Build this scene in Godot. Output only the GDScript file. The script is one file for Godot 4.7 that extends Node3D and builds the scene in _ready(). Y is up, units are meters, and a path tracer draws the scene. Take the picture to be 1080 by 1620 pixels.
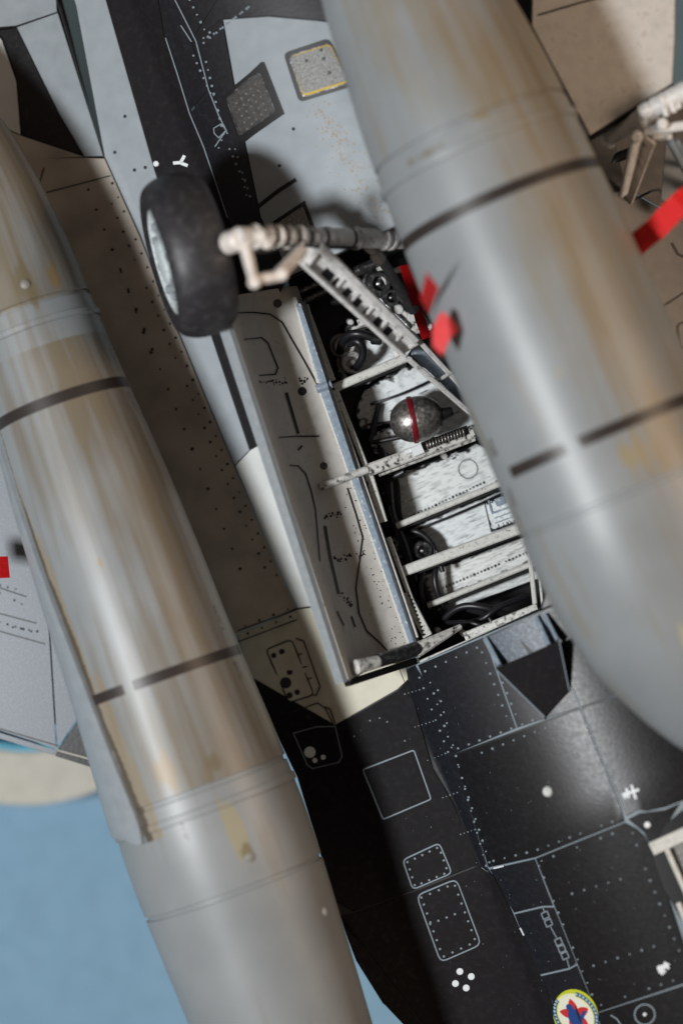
extends Node3D
# Close-up of an upside-down plastic aircraft model: one thousandth of a unit is about one pixel of the photograph at the belly.

const CAMERA_HEIGHT := 4.05
const MM := 0.001
var taken := {}
var M := {}
var craft: Node3D


# ---------------------------------------------------------------- mesh building
class MB:
	var v := PackedVector3Array()
	var n := PackedVector3Array()
	var t := PackedVector2Array()
	var marks := PackedInt32Array()

	# a new separate piece starts here
	func mark() -> void:
		if marks.is_empty() or marks[marks.size() - 1] != v.size():
			marks.append(v.size())

	func tri(a: Vector3, b: Vector3, c: Vector3, na := Vector3.ZERO, nb := Vector3.ZERO, nc := Vector3.ZERO, ua := Vector2.ZERO, ub := Vector2.ZERO, uc := Vector2.ZERO) -> void:
		var g := (c - a).cross(b - a)
		if g.length_squared() < 1e-20:
			return
		g = g.normalized()
		if na == Vector3.ZERO:
			na = g
			nb = g
			nc = g
		if g.dot(na + nb + nc) < 0.0:
			v.append_array([a, c, b])
			n.append_array([na, nc, nb])
			t.append_array([ua, uc, ub])
		else:
			v.append_array([a, b, c])
			n.append_array([na, nb, nc])
			t.append_array([ua, ub, uc])

	# a flat four-cornered face that looks away from the point "inside"
	func quad(a: Vector3, b: Vector3, c: Vector3, d: Vector3, inside: Vector3) -> void:
		var g := (c - a).cross(b - a) + (d - a).cross(c - a)
		if g.length_squared() < 1e-20:
			return
		g = g.normalized()
		if g.dot((a + b + c + d) / 4.0 - inside) < 0.0:
			g = -g
		tri(a, b, c, g, g, g)
		tri(a, c, d, g, g, g)

	func piece(i: int) -> MB:
		var out := MB.new()
		var to := marks[i + 1] if i + 1 < marks.size() else v.size()
		out.v = v.slice(marks[i], to)
		out.n = n.slice(marks[i], to)
		out.t = t.slice(marks[i], to)
		return out

	func mesh(m: Material) -> ArrayMesh:
		var arrays := []
		arrays.resize(Mesh.ARRAY_MAX)
		arrays[Mesh.ARRAY_VERTEX] = v
		arrays[Mesh.ARRAY_NORMAL] = n
		arrays[Mesh.ARRAY_TEX_UV] = t
		var out := ArrayMesh.new()
		out.add_surface_from_arrays(Mesh.PRIMITIVE_TRIANGLES, arrays)
		out.surface_set_material(0, m)
		return out


func numbered(called: String) -> String:
	taken[called] = taken.get(called, -1) + 1
	return called if taken[called] == 0 else "%s_%03d" % [called, taken[called]]


func part(called: String, mb: MB, m: Material, parent: Node = null) -> MeshInstance3D:
	var o := MeshInstance3D.new()
	o.name = numbered(called)
	o.mesh = mb.mesh(m)
	(parent if parent else self).add_child(o, true)
	return o


# every separate piece of the mesh as a part of its own
func part_each(called: String, mb: MB, m: Material, parent: Node) -> void:
	for i in mb.marks.size():
		var q := mb.piece(i)
		if q.v.size() > 0:
			part(called, q, m, parent)


func stuff(o: Node) -> Node:
	o.set_meta("kind", "stuff")
	return o


func thing(called: String, label: String, category: String, group := "") -> Node3D:
	var o := Node3D.new()
	o.name = numbered(called)
	add_child(o, true)
	return tag(o, label, category, group)


func tag(o: Node3D, label: String, category: String, group := "") -> Node3D:
	o.set_meta("label", label)
	o.set_meta("category", category)
	if group:
		o.set_meta("group", group)
	return o


# a point given on the belly plan (x right, y towards the nose), h above it
func P(x: float, y: float, h: float) -> Vector3:
	var k := (CAMERA_HEIGHT - h * MM) / CAMERA_HEIGHT
	return Vector3((x - 540.0) * MM * k, h * MM, (y - 810.0) * MM * k)


func Q(p: Vector2, h: float) -> Vector3:
	return P(p.x, p.y, h)


# metres along and across the model, for textures that lie on it
func plan(p: Vector3) -> Vector2:
	var q := Vector2(p.x, p.z)
	return Vector2(q.dot(ACROSS), q.dot(ALONG))


func pl(a: Array) -> PackedVector2Array:
	var out := PackedVector2Array()
	for i in range(0, a.size(), 2):
		out.append(Vector2(a[i], a[i + 1]))
	return out


const ACROSS := Vector2(0.927, -0.375)
const ALONG := Vector2(0.375, 0.927)


func across(x: float, y: float) -> float:
	return (x - 600.0) * 0.927 - (y - 900.0) * 0.375


# the height of the fuselage belly, its flank and the wing root
func belly(x: float, y: float) -> float:
	var u := across(x, y)
	var along := (x - 600.0) * 0.375 + (y - 900.0) * 0.927
	var rise := 0.14 * clampf(along - 90.0, 0.0, 420.0)
	if u >= -15.0:
		var d := clampf(u - 360.0, -480.0, 480.0)
		return rise + 147.0 - (500.0 - sqrt(250000.0 - d * d))
	if u >= -28.0:
		return rise - 22.0 - (-15.0 - u) * 1.4
	if u >= -150.0:
		return rise - 40.2 + (u + 28.0) * 0.5
	return rise - 101.2 + maxf(u + 150.0, -40.0) * 0.25


func wing(x: float, y: float) -> float:
	return -108.0 + (across(x, y) + 150.0) * 0.03


# the inner face of the open gear door: flat beside the hinge, then standing up to its free edge
func door(x: float, y: float) -> float:
	var hinge := 468.0 + (y - 450.0) * 0.3434
	var free := 378.0 + (y - 545.0) * 0.3265
	var s := (hinge - x) / (hinge - free)
	if s < 0.36:
		return 4.0 + 22.0 * maxf(s, -0.2)
	return 11.9 + 124.0 * pow((minf(s, 1.1) - 0.36) / 0.64, 2.5)


func flat(h: float) -> Callable:
	return func(_x, _y): return h


func slope(x0: float, y0: float, h: float, gx: float, gy: float) -> Callable:
	return func(x, y): return h + (x - x0) * gx + (y - y0) * gy


func normal_at(hf: Callable, p: Vector2) -> Vector3:
	var a := P(p.x, p.y, hf.call(p.x, p.y))
	var b := P(p.x + 1.5, p.y, hf.call(p.x + 1.5, p.y))
	var c := P(p.x, p.y + 1.5, hf.call(p.x, p.y + 1.5))
	var g := (c - a).cross(b - a).normalized()
	return g if g.y > 0.0 else -g


func inset(poly: PackedVector2Array, d: float) -> PackedVector2Array:
	var out := PackedVector2Array()
	var k := poly.size()
	var s := -1.0 if Geometry2D.is_polygon_clockwise(poly) else 1.0
	for i in k:
		var e := (poly[i] - poly[(i + k - 1) % k]).normalized()
		var f := (poly[(i + 1) % k] - poly[i]).normalized()
		var m := Vector2(-e.y, e.x) + Vector2(-f.y, f.x)
		var len2 := maxf(m.length_squared(), 0.6)
		out.append(poly[i] + m * (2.0 * d * s / len2))
	return out


# a plate with a bevelled edge whose top lies "lift" above the height field hf
func slab(mb: MB, poly: PackedVector2Array, hf: Callable, lift := 1.0, thick := 2.0, bevel := 0.7, step := 18.0) -> MB:
	mb.mark()
	var top := inset(poly, bevel) if bevel > 0.0 else poly
	var lo := Vector2(INF, INF)
	var hi := Vector2(-INF, -INF)
	for p in top:
		var q := Vector2(p.dot(ACROSS), p.dot(ALONG))
		lo = lo.min(q)
		hi = hi.max(q)
	var uv_lo := Vector2(INF, INF)
	var uv_hi := Vector2(-INF, -INF)
	for p in top:
		var q := plan(P(p.x, p.y, hf.call(p.x, p.y) + lift))
		uv_lo = uv_lo.min(q)
		uv_hi = uv_hi.max(q)
	var uv_size := (uv_hi - uv_lo).max(Vector2(0.0001, 0.0001))
	var pieces := []
	var columns := maxi(int(ceil((hi.x - lo.x) / step)), 1)
	var rows := maxi(int(ceil((hi.y - lo.y) / (step * 4.0))), 1)
	if columns * rows == 1:
		pieces.append(top)
	else:
		for i in columns:
			for j in rows:
				var from := ACROSS * lerpf(lo.x, hi.x, float(i) / columns) + ALONG * lerpf(lo.y, hi.y, float(j) / rows)
				var du := ACROSS * ((hi.x - lo.x) / columns)
				var dv := ALONG * ((hi.y - lo.y) / rows)
				pieces.append_array(Geometry2D.intersect_polygons(top, PackedVector2Array([from, from + du, from + du + dv, from + dv])))
	for piece in pieces:
		var index := Geometry2D.triangulate_polygon(piece)
		var pos := []
		var nor := []
		var uvs := []
		for p in piece:
			pos.append(P(p.x, p.y, hf.call(p.x, p.y) + lift))
			nor.append(normal_at(hf, p))
			uvs.append((plan(pos[pos.size() - 1]) - uv_lo) / uv_size)
		for i in range(0, index.size(), 3):
			var a := index[i]
			var b := index[i + 1]
			var c := index[i + 2]
			mb.tri(pos[a], pos[b], pos[c], nor[a], nor[b], nor[c], uvs[a], uvs[b], uvs[c])
	var mid := Vector2.ZERO
	for p in poly:
		mid += p / poly.size()
	var core := P(mid.x, mid.y, hf.call(mid.x, mid.y) + lift - thick * 0.5)
	for i in poly.size():
		var j := (i + 1) % poly.size()
		var cuts := int(clampf(poly[i].distance_to(poly[j]) / step, 1.0, 60.0))
		var out_dir := (poly[j] - poly[i]).orthogonal().normalized()
		if out_dir.dot(top[i] + top[j] - poly[i] - poly[j]) > 0.0:
			out_dir = -out_dir
		for k in cuts:
			var p0 := poly[i].lerp(poly[j], float(k) / cuts)
			var p1 := poly[i].lerp(poly[j], float(k + 1) / cuts)
			var q0 := top[i].lerp(top[j], float(k) / cuts)
			var q1 := top[i].lerp(top[j], float(k + 1) / cuts)
			var h0: float = hf.call(p0.x, p0.y) + lift
			var h1: float = hf.call(p1.x, p1.y) + lift
			var inside := Q((p0 + p1) * 0.5 - out_dir * 6.0, (h0 + h1) * 0.5 - thick * 0.7)
			if bevel > 0.0:
				mb.quad(Q(q0, hf.call(q0.x, q0.y) + lift), Q(q1, hf.call(q1.x, q1.y) + lift), Q(p1, h1 - bevel), Q(p0, h0 - bevel), inside)
			mb.quad(Q(p0, h0 - bevel), Q(p1, h1 - bevel), Q(p1, h1 - thick), Q(p0, h0 - thick), inside)
	return mb


# a line of the given width that follows a height field
func stroke(mb: MB, pts: PackedVector2Array, width: float, hf: Callable, lift := 0.8, thick := 1.2, step := 40.0) -> MB:
	mb.mark()
	for poly in Geometry2D.offset_polyline(pts, width * 0.5, Geometry2D.JOIN_MITER, Geometry2D.END_BUTT):
		if not Geometry2D.is_polygon_clockwise(poly):
			slab(mb, poly, hf, lift, thick, 0.0, step)
	return mb


# a closed outline, drawn as two halves
func outline(mb: MB, pts: PackedVector2Array, width: float, hf: Callable, lift := 0.8) -> void:
	var k := pts.size()
	var h := k / 2
	var second := pts.slice(h)
	second.append(pts[0])
	stroke(mb, pts.slice(0, h + 1), width, hf, lift)
	stroke(mb, second, width, hf, lift)


func rounded(pts: PackedVector2Array, r: float) -> PackedVector2Array:
	var out := PackedVector2Array()
	var k := pts.size()
	for i in k:
		var a := (pts[(i + k - 1) % k] - pts[i]).normalized()
		var b := (pts[(i + 1) % k] - pts[i]).normalized()
		var p0 := pts[i] + a * r
		var p1 := pts[i] + b * r
		for s in 4:
			var f := s / 3.0
			out.append(p0.lerp(pts[i], f).lerp(pts[i].lerp(p1, f), f))
	return out


func circle(x: float, y: float, r: float, sides := 14) -> PackedVector2Array:
	var out := PackedVector2Array()
	for i in sides:
		out.append(Vector2(x, y) + Vector2.from_angle(TAU * i / sides) * r)
	return out


func stud(mb: MB, p: Vector2, r: float, hf: Callable, tall := 0.45) -> void:
	var h: float = hf.call(p.x, p.y)
	var peak := P(p.x, p.y, h + r * tall + 0.9)
	var up := normal_at(hf, p)
	for i in 7:
		var a := p + Vector2.from_angle(TAU * i / 7) * r
		var b := p + Vector2.from_angle(TAU * (i + 1) / 7) * r
		var ra := P(a.x, a.y, hf.call(a.x, a.y) + 0.5)
		var rb := P(b.x, b.y, hf.call(b.x, b.y) + 0.5)
		mb.tri(peak, ra, rb, up, (up + (ra - peak).normalized() * 0.7).normalized(), (up + (rb - peak).normalized() * 0.7).normalized())


func studs(mb: MB, pts: PackedVector2Array, gap: float, r: float, hf: Callable, rng: RandomNumberGenerator = null) -> void:
	var left := 0.0
	for i in pts.size() - 1:
		var length := pts[i].distance_to(pts[i + 1])
		while left < length:
			var rr := r
			if rng:
				rr *= rng.randf_range(0.7, 1.15)
				if rng.randf() < 0.06:
					left += gap
					continue
			stud(mb, pts[i].lerp(pts[i + 1], left / length), rr, hf)
			left += gap
		left -= length


# a turned shape: profile of (distance along, radius), both in scene units
func lathe(mb: MB, from: Vector3, dir: Vector3, prof: Array, side: Vector3, a0 := 0.0, a1 := TAU, segs := 40) -> MB:
	mb.mark()
	dir = dir.normalized()
	var e1 := (side - dir * side.dot(dir)).normalized()
	var e2 := dir.cross(e1)
	if e2.y < 0.0:
		e2 = -e2
	var k := prof.size()
	var length: float = prof[k - 1].x - prof[0].x
	var face := []
	for i in k - 1:
		var d: Vector2 = prof[i + 1] - prof[i]
		face.append(Vector2(-d.y, d.x).normalized())
	for i in k - 1:
		var na: Vector2 = face[i]
		var nb: Vector2 = face[i]
		if i > 0 and face[i - 1].dot(face[i]) > 0.8:
			na = (face[i - 1] + face[i]).normalized()
		if i < k - 2 and face[i + 1].dot(face[i]) > 0.8:
			nb = (face[i + 1] + face[i]).normalized()
		for j in segs:
			var t0 := lerpf(a0, a1, float(j) / segs)
			var t1 := lerpf(a0, a1, float(j + 1) / segs)
			var r0 := e1 * cos(t0) + e2 * sin(t0)
			var r1 := e1 * cos(t1) + e2 * sin(t1)
			var pa: Vector3 = from + dir * prof[i].x + r0 * prof[i].y
			var pb: Vector3 = from + dir * prof[i].x + r1 * prof[i].y
			var pc: Vector3 = from + dir * prof[i + 1].x + r1 * prof[i + 1].y
			var pd: Vector3 = from + dir * prof[i + 1].x + r0 * prof[i + 1].y
			var v0: float = (prof[i].x - prof[0].x) / length if length != 0.0 else 0.0
			var v1: float = (prof[i + 1].x - prof[0].x) / length if length != 0.0 else 0.0
			var n0 := (dir * na.x + r0 * na.y).normalized()
			var n1 := (dir * na.x + r1 * na.y).normalized()
			var n2 := (dir * nb.x + r1 * nb.y).normalized()
			var n3 := (dir * nb.x + r0 * nb.y).normalized()
			mb.tri(pa, pb, pc, n0, n1, n2, Vector2(t0 / TAU, v0), Vector2(t1 / TAU, v0), Vector2(t1 / TAU, v1))
			mb.tri(pa, pc, pd, n0, n2, n3, Vector2(t0 / TAU, v0), Vector2(t1 / TAU, v1), Vector2(t0 / TAU, v1))
	return mb


# a rod from a to b with rounded-off ends; radius in belly units
func rod(mb: MB, a: Vector3, b: Vector3, r: float, r2 := -1.0, segs := 18) -> MB:
	var l := a.distance_to(b)
	var s := r * MM
	var e := (r if r2 < 0.0 else r2) * MM
	lathe(mb, a, b - a, [Vector2(0, 0), Vector2(0, s * 0.75), Vector2(s * 0.3, s), Vector2(l - e * 0.3, e), Vector2(l, e * 0.75), Vector2(l, 0)], Vector3(0.31, 0.9, 0.2), 0.0, TAU, segs)
	return mb


func tube(mb: MB, pts: Array, r: float, segs := 10) -> MB:
	mb.mark()
	var path := Curve3D.new()
	for i in pts.size():
		var tangent: Vector3 = (pts[mini(i + 1, pts.size() - 1)] - pts[maxi(i - 1, 0)]) * 0.2
		path.add_point(pts[i], -tangent, tangent)
	path.bake_interval = 0.006
	var p := path.get_baked_points()
	var rings := []
	for i in p.size():
		var d := (p[mini(i + 1, p.size() - 1)] - p[maxi(i - 1, 0)]).normalized()
		var e1 := d.cross(Vector3(0.13, 1.0, 0.21)).normalized()
		var e2 := d.cross(e1)
		var ring := []
		for j in segs:
			ring.append(e1 * cos(TAU * j / segs) + e2 * sin(TAU * j / segs))
		rings.append(ring)
	var s := r * MM
	for i in p.size() - 1:
		for j in segs:
			var k := (j + 1) % segs
			var a: Vector3 = rings[i][j]
			var b: Vector3 = rings[i][k]
			var c: Vector3 = rings[i + 1][k]
			var d: Vector3 = rings[i + 1][j]
			mb.tri(p[i] + a * s, p[i] + b * s, p[i + 1] + c * s, a, b, c)
			mb.tri(p[i] + a * s, p[i + 1] + c * s, p[i + 1] + d * s, a, c, d)
	for e in [0, p.size() - 1]:
		for j in segs:
			mb.tri(p[e], p[e] + rings[e][j] * s, p[e] + rings[e][(j + 1) % segs] * s)
	return mb


# a straight bar of width w (across) and height h with bevelled edges
func bar(mb: MB, a: Vector3, b: Vector3, w: float, h: float, up := Vector3.UP, bevel := 1.5, w2 := -1.0) -> MB:
	mb.mark()
	var dir := (b - a).normalized()
	var right := dir.cross(up).normalized()
	var top := right.cross(dir).normalized()
	var hh := h * 0.5 * MM
	var c := minf(bevel, minf(w, h) * 0.35) * MM
	var ends := []
	for e in 2:
		var hw := (w if e == 0 or w2 < 0.0 else w2) * 0.5 * MM
		var at := a if e == 0 else b
		var ring := []
		for q in [Vector2(-hw + c, hh), Vector2(hw - c, hh), Vector2(hw, hh - c), Vector2(hw, -hh + c), Vector2(hw - c, -hh), Vector2(-hw + c, -hh), Vector2(-hw, -hh + c), Vector2(-hw, hh - c)]:
			ring.append(at + right * q.x + top * q.y)
		ends.append(ring)
	var mid := (a + b) * 0.5
	for i in 8:
		var j := (i + 1) % 8
		mb.quad(ends[0][i], ends[0][j], ends[1][j], ends[1][i], mid)
	for e in 2:
		for i in range(1, 7):
			mb.tri(ends[e][0], ends[e][i], ends[e][i + 1])
	return mb


# a strip of cloth or card through the given points, w wide, its width lying along "side"
func ribbon(mb: MB, pts: Array, w: float, side: Vector3, thick := 2.0) -> MB:
	var s := side.normalized() * w * 0.5 * MM
	for i in pts.size() - 1:
		var a: Vector3 = pts[i]
		var b: Vector3 = pts[i + 1]
		var up := (b - a).cross(s).normalized() * thick * 0.5 * MM
		var mid := (a + b) * 0.5
		mb.quad(a - s + up, a + s + up, b + s + up, b - s + up, mid)
		mb.quad(a - s - up, a + s - up, b + s - up, b - s - up, mid)
		for e in [1.0, -1.0]:
			mb.quad(a + s * e + up, b + s * e + up, b + s * e - up, a + s * e - up, mid)
		for q in [a, b]:
			mb.quad(q - s + up, q + s + up, q + s - up, q - s - up, mid)
	return mb


# ---------------------------------------------------------------- materials
func rgb8(r: int, g: int, b: int) -> Color:
	return Color8(r, g, b)


func noise_texture(seed_value: int, frequency: float, stops: Array, colors: Array, size := 256, octaves := 4) -> NoiseTexture2D:
	var f := FastNoiseLite.new()
	f.seed = seed_value
	f.noise_type = FastNoiseLite.TYPE_SIMPLEX_SMOOTH
	f.frequency = frequency
	f.fractal_octaves = octaves
	var ramp := Gradient.new()
	ramp.offsets = PackedFloat32Array(stops)
	ramp.colors = PackedColorArray(colors)
	var t := NoiseTexture2D.new()
	t.width = size
	t.height = size
	t.seamless = true
	t.noise = f
	t.color_ramp = ramp
	return t


# paint: a colour with fine grain, an uneven sheen and a slightly uneven skin
func paint(called: String, base: Color, grain: float, rough: float, scale := 2.6, speck := Color.TRANSPARENT, relief := 0.03, frequency := 0.03) -> StandardMaterial3D:
	var m := StandardMaterial3D.new()
	m.resource_name = called
	var stops := [0.0, 0.35, 0.6, 0.8]
	var colors := [base.darkened(grain), base.darkened(grain * 0.35), base, base.lightened(grain * 0.5)]
	if speck.a > 0.0:
		stops = [0.0, 0.3, 0.55, 0.76, 0.8, 0.86]
		colors = [base.darkened(grain), base.darkened(grain * 0.3), base, base.lightened(grain * 0.4), speck, speck]
	m.albedo_texture = noise_texture(called.hash() % 1000, frequency, stops, colors, 512, 5)
	m.roughness = 1.0
	m.roughness_texture = noise_texture(called.hash() % 777 + 3, 0.07, [0.2, 0.8], [Color(rough - 0.03, 0, 0), Color(rough + 0.04, 0, 0)])
	m.roughness_texture_channel = BaseMaterial3D.TEXTURE_CHANNEL_RED
	m.uv1_triplanar = true
	m.uv1_world_triplanar = true
	m.uv1_scale = Vector3.ONE * scale
	if relief > 0.0:
		m.heightmap_enabled = true
		m.heightmap_scale = relief
		m.heightmap_texture = bumps
	return m


var bumps: NoiseTexture2D


# light paint worn through to a dark undercoat in a few ragged spots
func scuffed(called: String, base: Color, worn: Color, rough: float, scale: float, more := 0.0) -> StandardMaterial3D:
	var m := paint(called, base, 0.2, rough, scale, Color.TRANSPARENT, 0.02)
	m.albedo_texture = noise_texture(called.hash() % 1000, 0.03, [0.0, 0.13 + more, 0.17 + more, 0.34 + more, 0.7], [worn, worn, base.darkened(0.3), base.darkened(0.05), base], 512, 5)
	return m


func plain_paint(called: String, base: Color, rough: float, metal := 0.0) -> StandardMaterial3D:
	var m := StandardMaterial3D.new()
	m.resource_name = called
	m.albedo_color = base
	m.roughness = rough
	m.metallic = metal
	return m


# white paint with black wash settled along the edges and in scratches, each with an outline of its own
func washed(called: String, seed_value: int, edge: float, scratch: float, tint: Color) -> StandardMaterial3D:
	var a := FastNoiseLite.new()
	a.seed = seed_value
	a.frequency = 0.035
	a.fractal_octaves = 5
	var b := FastNoiseLite.new()
	b.seed = seed_value + 9
	b.frequency = 0.06
	b.fractal_octaves = 4
	var size := 224
	var im := Image.create(size, size, false, Image.FORMAT_RGB8)
	for y in size:
		for x in size:
			var fx := float(x) / size
			var fy := float(y) / size
			var e := minf(minf(fx, 1.0 - fx) * 1.2, minf(fy, 1.0 - fy))
			var g := a.get_noise_2d(x, y)
			var q := b.get_noise_2d(x * 0.28, y * 2.6)
			var c := tint.lightened(clampf(g * 0.25, 0.0, 0.1)).darkened(clampf(-g * 0.3, 0.0, 0.12))
			if e < edge * (0.55 + 2.0 * g):
				c = rgb8(11, 13, 16)
			elif e < edge * (0.9 + 2.6 * g):
				c = c.darkened(0.55 + 0.3 * q)
			elif q > 0.5 - scratch:
				c = c.darkened(0.8)
			elif q > 0.43 - scratch:
				c = c.darkened(0.3)
			im.set_pixel(x, y, c)
	var m := StandardMaterial3D.new()
	m.resource_name = called
	m.albedo_texture = ImageTexture.create_from_image(im)
	m.roughness = 0.34
	return m


func make_materials() -> void:
	bumps = noise_texture(5, 0.09, [0.0, 1.0], [Color.BLACK, Color.WHITE], 256, 4)
	M.black = paint("black_paint", rgb8(21, 20, 23), 0.1, 0.37, 5.0, Color.TRANSPARENT, 0.01)
	M.black.metallic_specular = 0.42
	M.flank = paint("faded_black_paint", rgb8(30, 28, 30), 0.08, 0.62, 4.0, Color.TRANSPARENT, 0.01)
	M.flank.metallic_specular = 0.22
	M.navy = paint("blue_black_paint", rgb8(18, 19, 26), 0.12, 0.42, 5.0, Color.TRANSPARENT, 0.01)
	M.gray = paint("light_grey_paint", rgb8(146, 154, 160), 0.07, 0.5, 1.6, Color.TRANSPARENT, 0.01)
	M.tankpaint = paint("tank_grey_paint", rgb8(126, 124, 118), 0.15, 0.5, 3.0)
	M.dim = paint("dark_grey_paint", rgb8(108, 105, 104), 0.1, 0.5, 2.0, Color.TRANSPARENT, 0.01)  # light grey darkened to paint in shade on far plates; vent pins share it
	M.gray2 = paint("blue_grey_paint", rgb8(136, 143, 148), 0.08, 0.5, 2.0)
	M.gray3 = paint("door_edge_paint", rgb8(140, 147, 152), 0.08, 0.5, 4.0)
	M.white = paint("off_white_paint", rgb8(202, 205, 203), 0.05, 0.55, 1.6)
	M.cream = paint("cream_paint", rgb8(205, 200, 182), 0.06, 0.55, 1.6)
	M.root = paint("weathered_grey_paint", rgb8(178, 168, 156), 0.2, 0.55, 1.3, Color.TRANSPARENT, 0.03, 0.012)
	M.door = paint("door_paint", rgb8(190, 186, 180), 0.1, 0.5, 2.2, rgb8(176, 170, 162))
	M.wing = paint("silver_grey_paint", rgb8(101, 109, 117), 0.06, 0.42, 14.0, rgb8(116, 124, 131), 0.01)
	M.pale = plain_paint("pale_wash", rgb8(128, 140, 148), 0.6)
	M.bright = plain_paint("white_marking", rgb8(222, 226, 228), 0.5)
	M.ink = plain_paint("black_line", rgb8(20, 20, 22), 0.5)
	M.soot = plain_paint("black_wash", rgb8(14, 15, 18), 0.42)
	M.pit = plain_paint("deep_black", rgb8(9, 10, 12), 0.5)
	M.gear = scuffed("gear_paint", rgb8(214, 213, 211), rgb8(84, 76, 72), 0.42, 5.0, 0.02)
	M.rusty = scuffed("stained_gear_paint", rgb8(218, 211, 204), rgb8(92, 70, 56), 0.42, 5.0, 0.04)
	M.rail = paint("blue_white_paint", rgb8(138, 152, 166), 0.16, 0.35, 6.0, rgb8(206, 212, 216))
	M.chipped = scuffed("chipped_white_paint", rgb8(206, 206, 201), rgb8(26, 26, 28), 0.4, 7.0)
	M.rough = scuffed("rough_white_paint", rgb8(206, 205, 200), rgb8(24, 24, 26), 0.42, 5.0, 0.14)
	M.tyre = paint("tyre_rubber", rgb8(42, 41, 45), 0.25, 0.5, 3.0, Color.TRANSPARENT, 0.02)
	M.hub = paint("hub_paint", rgb8(196, 206, 208), 0.3, 0.5, 9.0, rgb8(226, 230, 230), 0.2, 0.03)
	M.hose = plain_paint("black_hose", rgb8(27, 27, 30), 0.38)
	M.steel = paint("bare_steel", rgb8(150, 146, 142), 0.65, 0.4, 6.0, rgb8(220, 218, 214), 0.02, 0.04)
	M.steel.metallic = 0.85
	M.dark_steel = paint("dark_steel", rgb8(96, 96, 98), 0.5, 0.35, 7.0, rgb8(180, 180, 180))
	M.dark_steel.metallic = 0.8
	M.slate = paint("dark_blue_grey_paint", rgb8(72, 82, 96), 0.4, 0.45, 8.0, rgb8(120, 130, 142), 0.02)
	M.crimson = plain_paint("dark_red_paint", rgb8(112, 12, 30), 0.3)
	M.red = paint("red_ribbon_cloth", rgb8(208, 15, 20), 0.12, 0.55, 5.0, rgb8(218, 34, 34), 0.02)
	M.blue = paint("blue_card", rgb8(124, 162, 188), 0.04, 0.75, 0.9)
	M.tape = paint("cream_tape", rgb8(190, 187, 176), 0.05, 0.7, 1.5)
	M.teal = plain_paint("teal_card", rgb8(96, 178, 206), 0.6)
	M.grille = paint("grille_mesh", rgb8(60, 58, 57), 0.3, 0.5, 9.0, rgb8(84, 82, 80), 0.02)
	M.grit = paint("worn_vent_paint", rgb8(128, 128, 126), 0.8, 0.45, 12.0, rgb8(168, 166, 160), 0.06, 0.05)
	M.yellow = plain_paint("yellow_line", rgb8(196, 164, 30), 0.5)
	M.soil = plain_paint("brown_grit", rgb8(172, 142, 98), 0.5)
	M.panels = []
	for i in 4:
		M.panels.append(washed("washed_white_%d" % i, 40 + i * 7, [0.06, 0.075, 0.065, 0.045][i], [-0.06, -0.03, 0.02, 0.08][i], [rgb8(234, 239, 240), rgb8(234, 238, 237), rgb8(236, 238, 235), rgb8(230, 234, 233)][i]))


# ---------------------------------------------------------------- drop tanks
# stripes: [place, half width, first angle, last angle] with angles in degrees from the right limb over the top
func tank_paint(called: String, seed_value: int, stripes: Array, stain: Callable, blots: Array, stencils: Array, base: Color, grime: Color, seam := false) -> StandardMaterial3D:
	var fine := FastNoiseLite.new()
	fine.seed = seed_value
	fine.frequency = 0.03
	fine.fractal_octaves = 4
	var broad := FastNoiseLite.new()
	broad.seed = seed_value + 5
	broad.frequency = 0.008
	broad.fractal_octaves = 4
	var w := 512
	var h := 1024
	var im := Image.create(w, h, false, Image.FORMAT_RGB8)
	for y in h:
		var v := float(y) / h
		for x in w:
			var a := float(x) / w * 360.0
			var streak := fine.get_noise_2d(x * 2.6, y * 0.10) * 0.7 + broad.get_noise_2d(x * 1.6, y * 0.5) * 0.9
			var c := base.lightened(0.07 * (broad.get_noise_2d(x + 900, y) + 0.2))
			var s: float = clampf(stain.call(a, v) + streak * 0.7 - 0.25, 0.0, 1.0)
			c = c.lerp(grime, minf(s * 1.1, 0.85))
			if s > 0.62 + streak * 0.2:
				c = c.lerp(rgb8(108, 94, 66), minf((s - 0.6) * 0.9, 0.3))
			for q in blots:
				var d := Vector2((a - q[0]) / q[2], (v - q[1]) / q[3]).length()
				if d < 1.0 + streak * 1.2:
					c = c.lerp(q[4], clampf((1.15 + streak - d) * 1.3, 0.0, 0.6))
			if seam and v > 0.34 and v < 0.73:
				var away := a - lerpf(157.0, 127.0, clampf((v * 1700.0 - 580.0) / 640.0, 0.0, 1.0))
				if absf(away + 1.5) < 2.4 + streak * 3.0:
					c = c.lerp(rgb8(70, 60, 48), 0.8)
				elif away < 0.0 and away > -9.0 - streak * 14.0:
					c = c.lerp(rgb8(138, 120, 92), 0.5)
			for q in stencils:
				var row: float = (a - q[0]) / 1.6
				var col: float = (v - q[1]) * 1700.0 / 3.2
				if row >= 0.0 and row < q[2] and col >= 0.0 and col < q[3] and fmod(row, 1.0) < 0.62 and fine.get_noise_2d(floorf(col) * 37.0, floorf(row) * 53.0) > -0.12:
					c = c.lerp(rgb8(52, 46, 40), 0.75)
			for q in stripes:
				if absf(v - q[0]) < q[1] and a >= q[2] + streak * 4.0 and a <= q[3] + streak * 4.0:
					c = rgb8(46, 40, 38)
			im.set_pixel(x, y, c)
	var m := StandardMaterial3D.new()
	m.resource_name = called
	m.albedo_texture = ImageTexture.create_from_image(im)
	m.roughness = 0.41
	m.metallic_specular = 0.46
	return m


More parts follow.
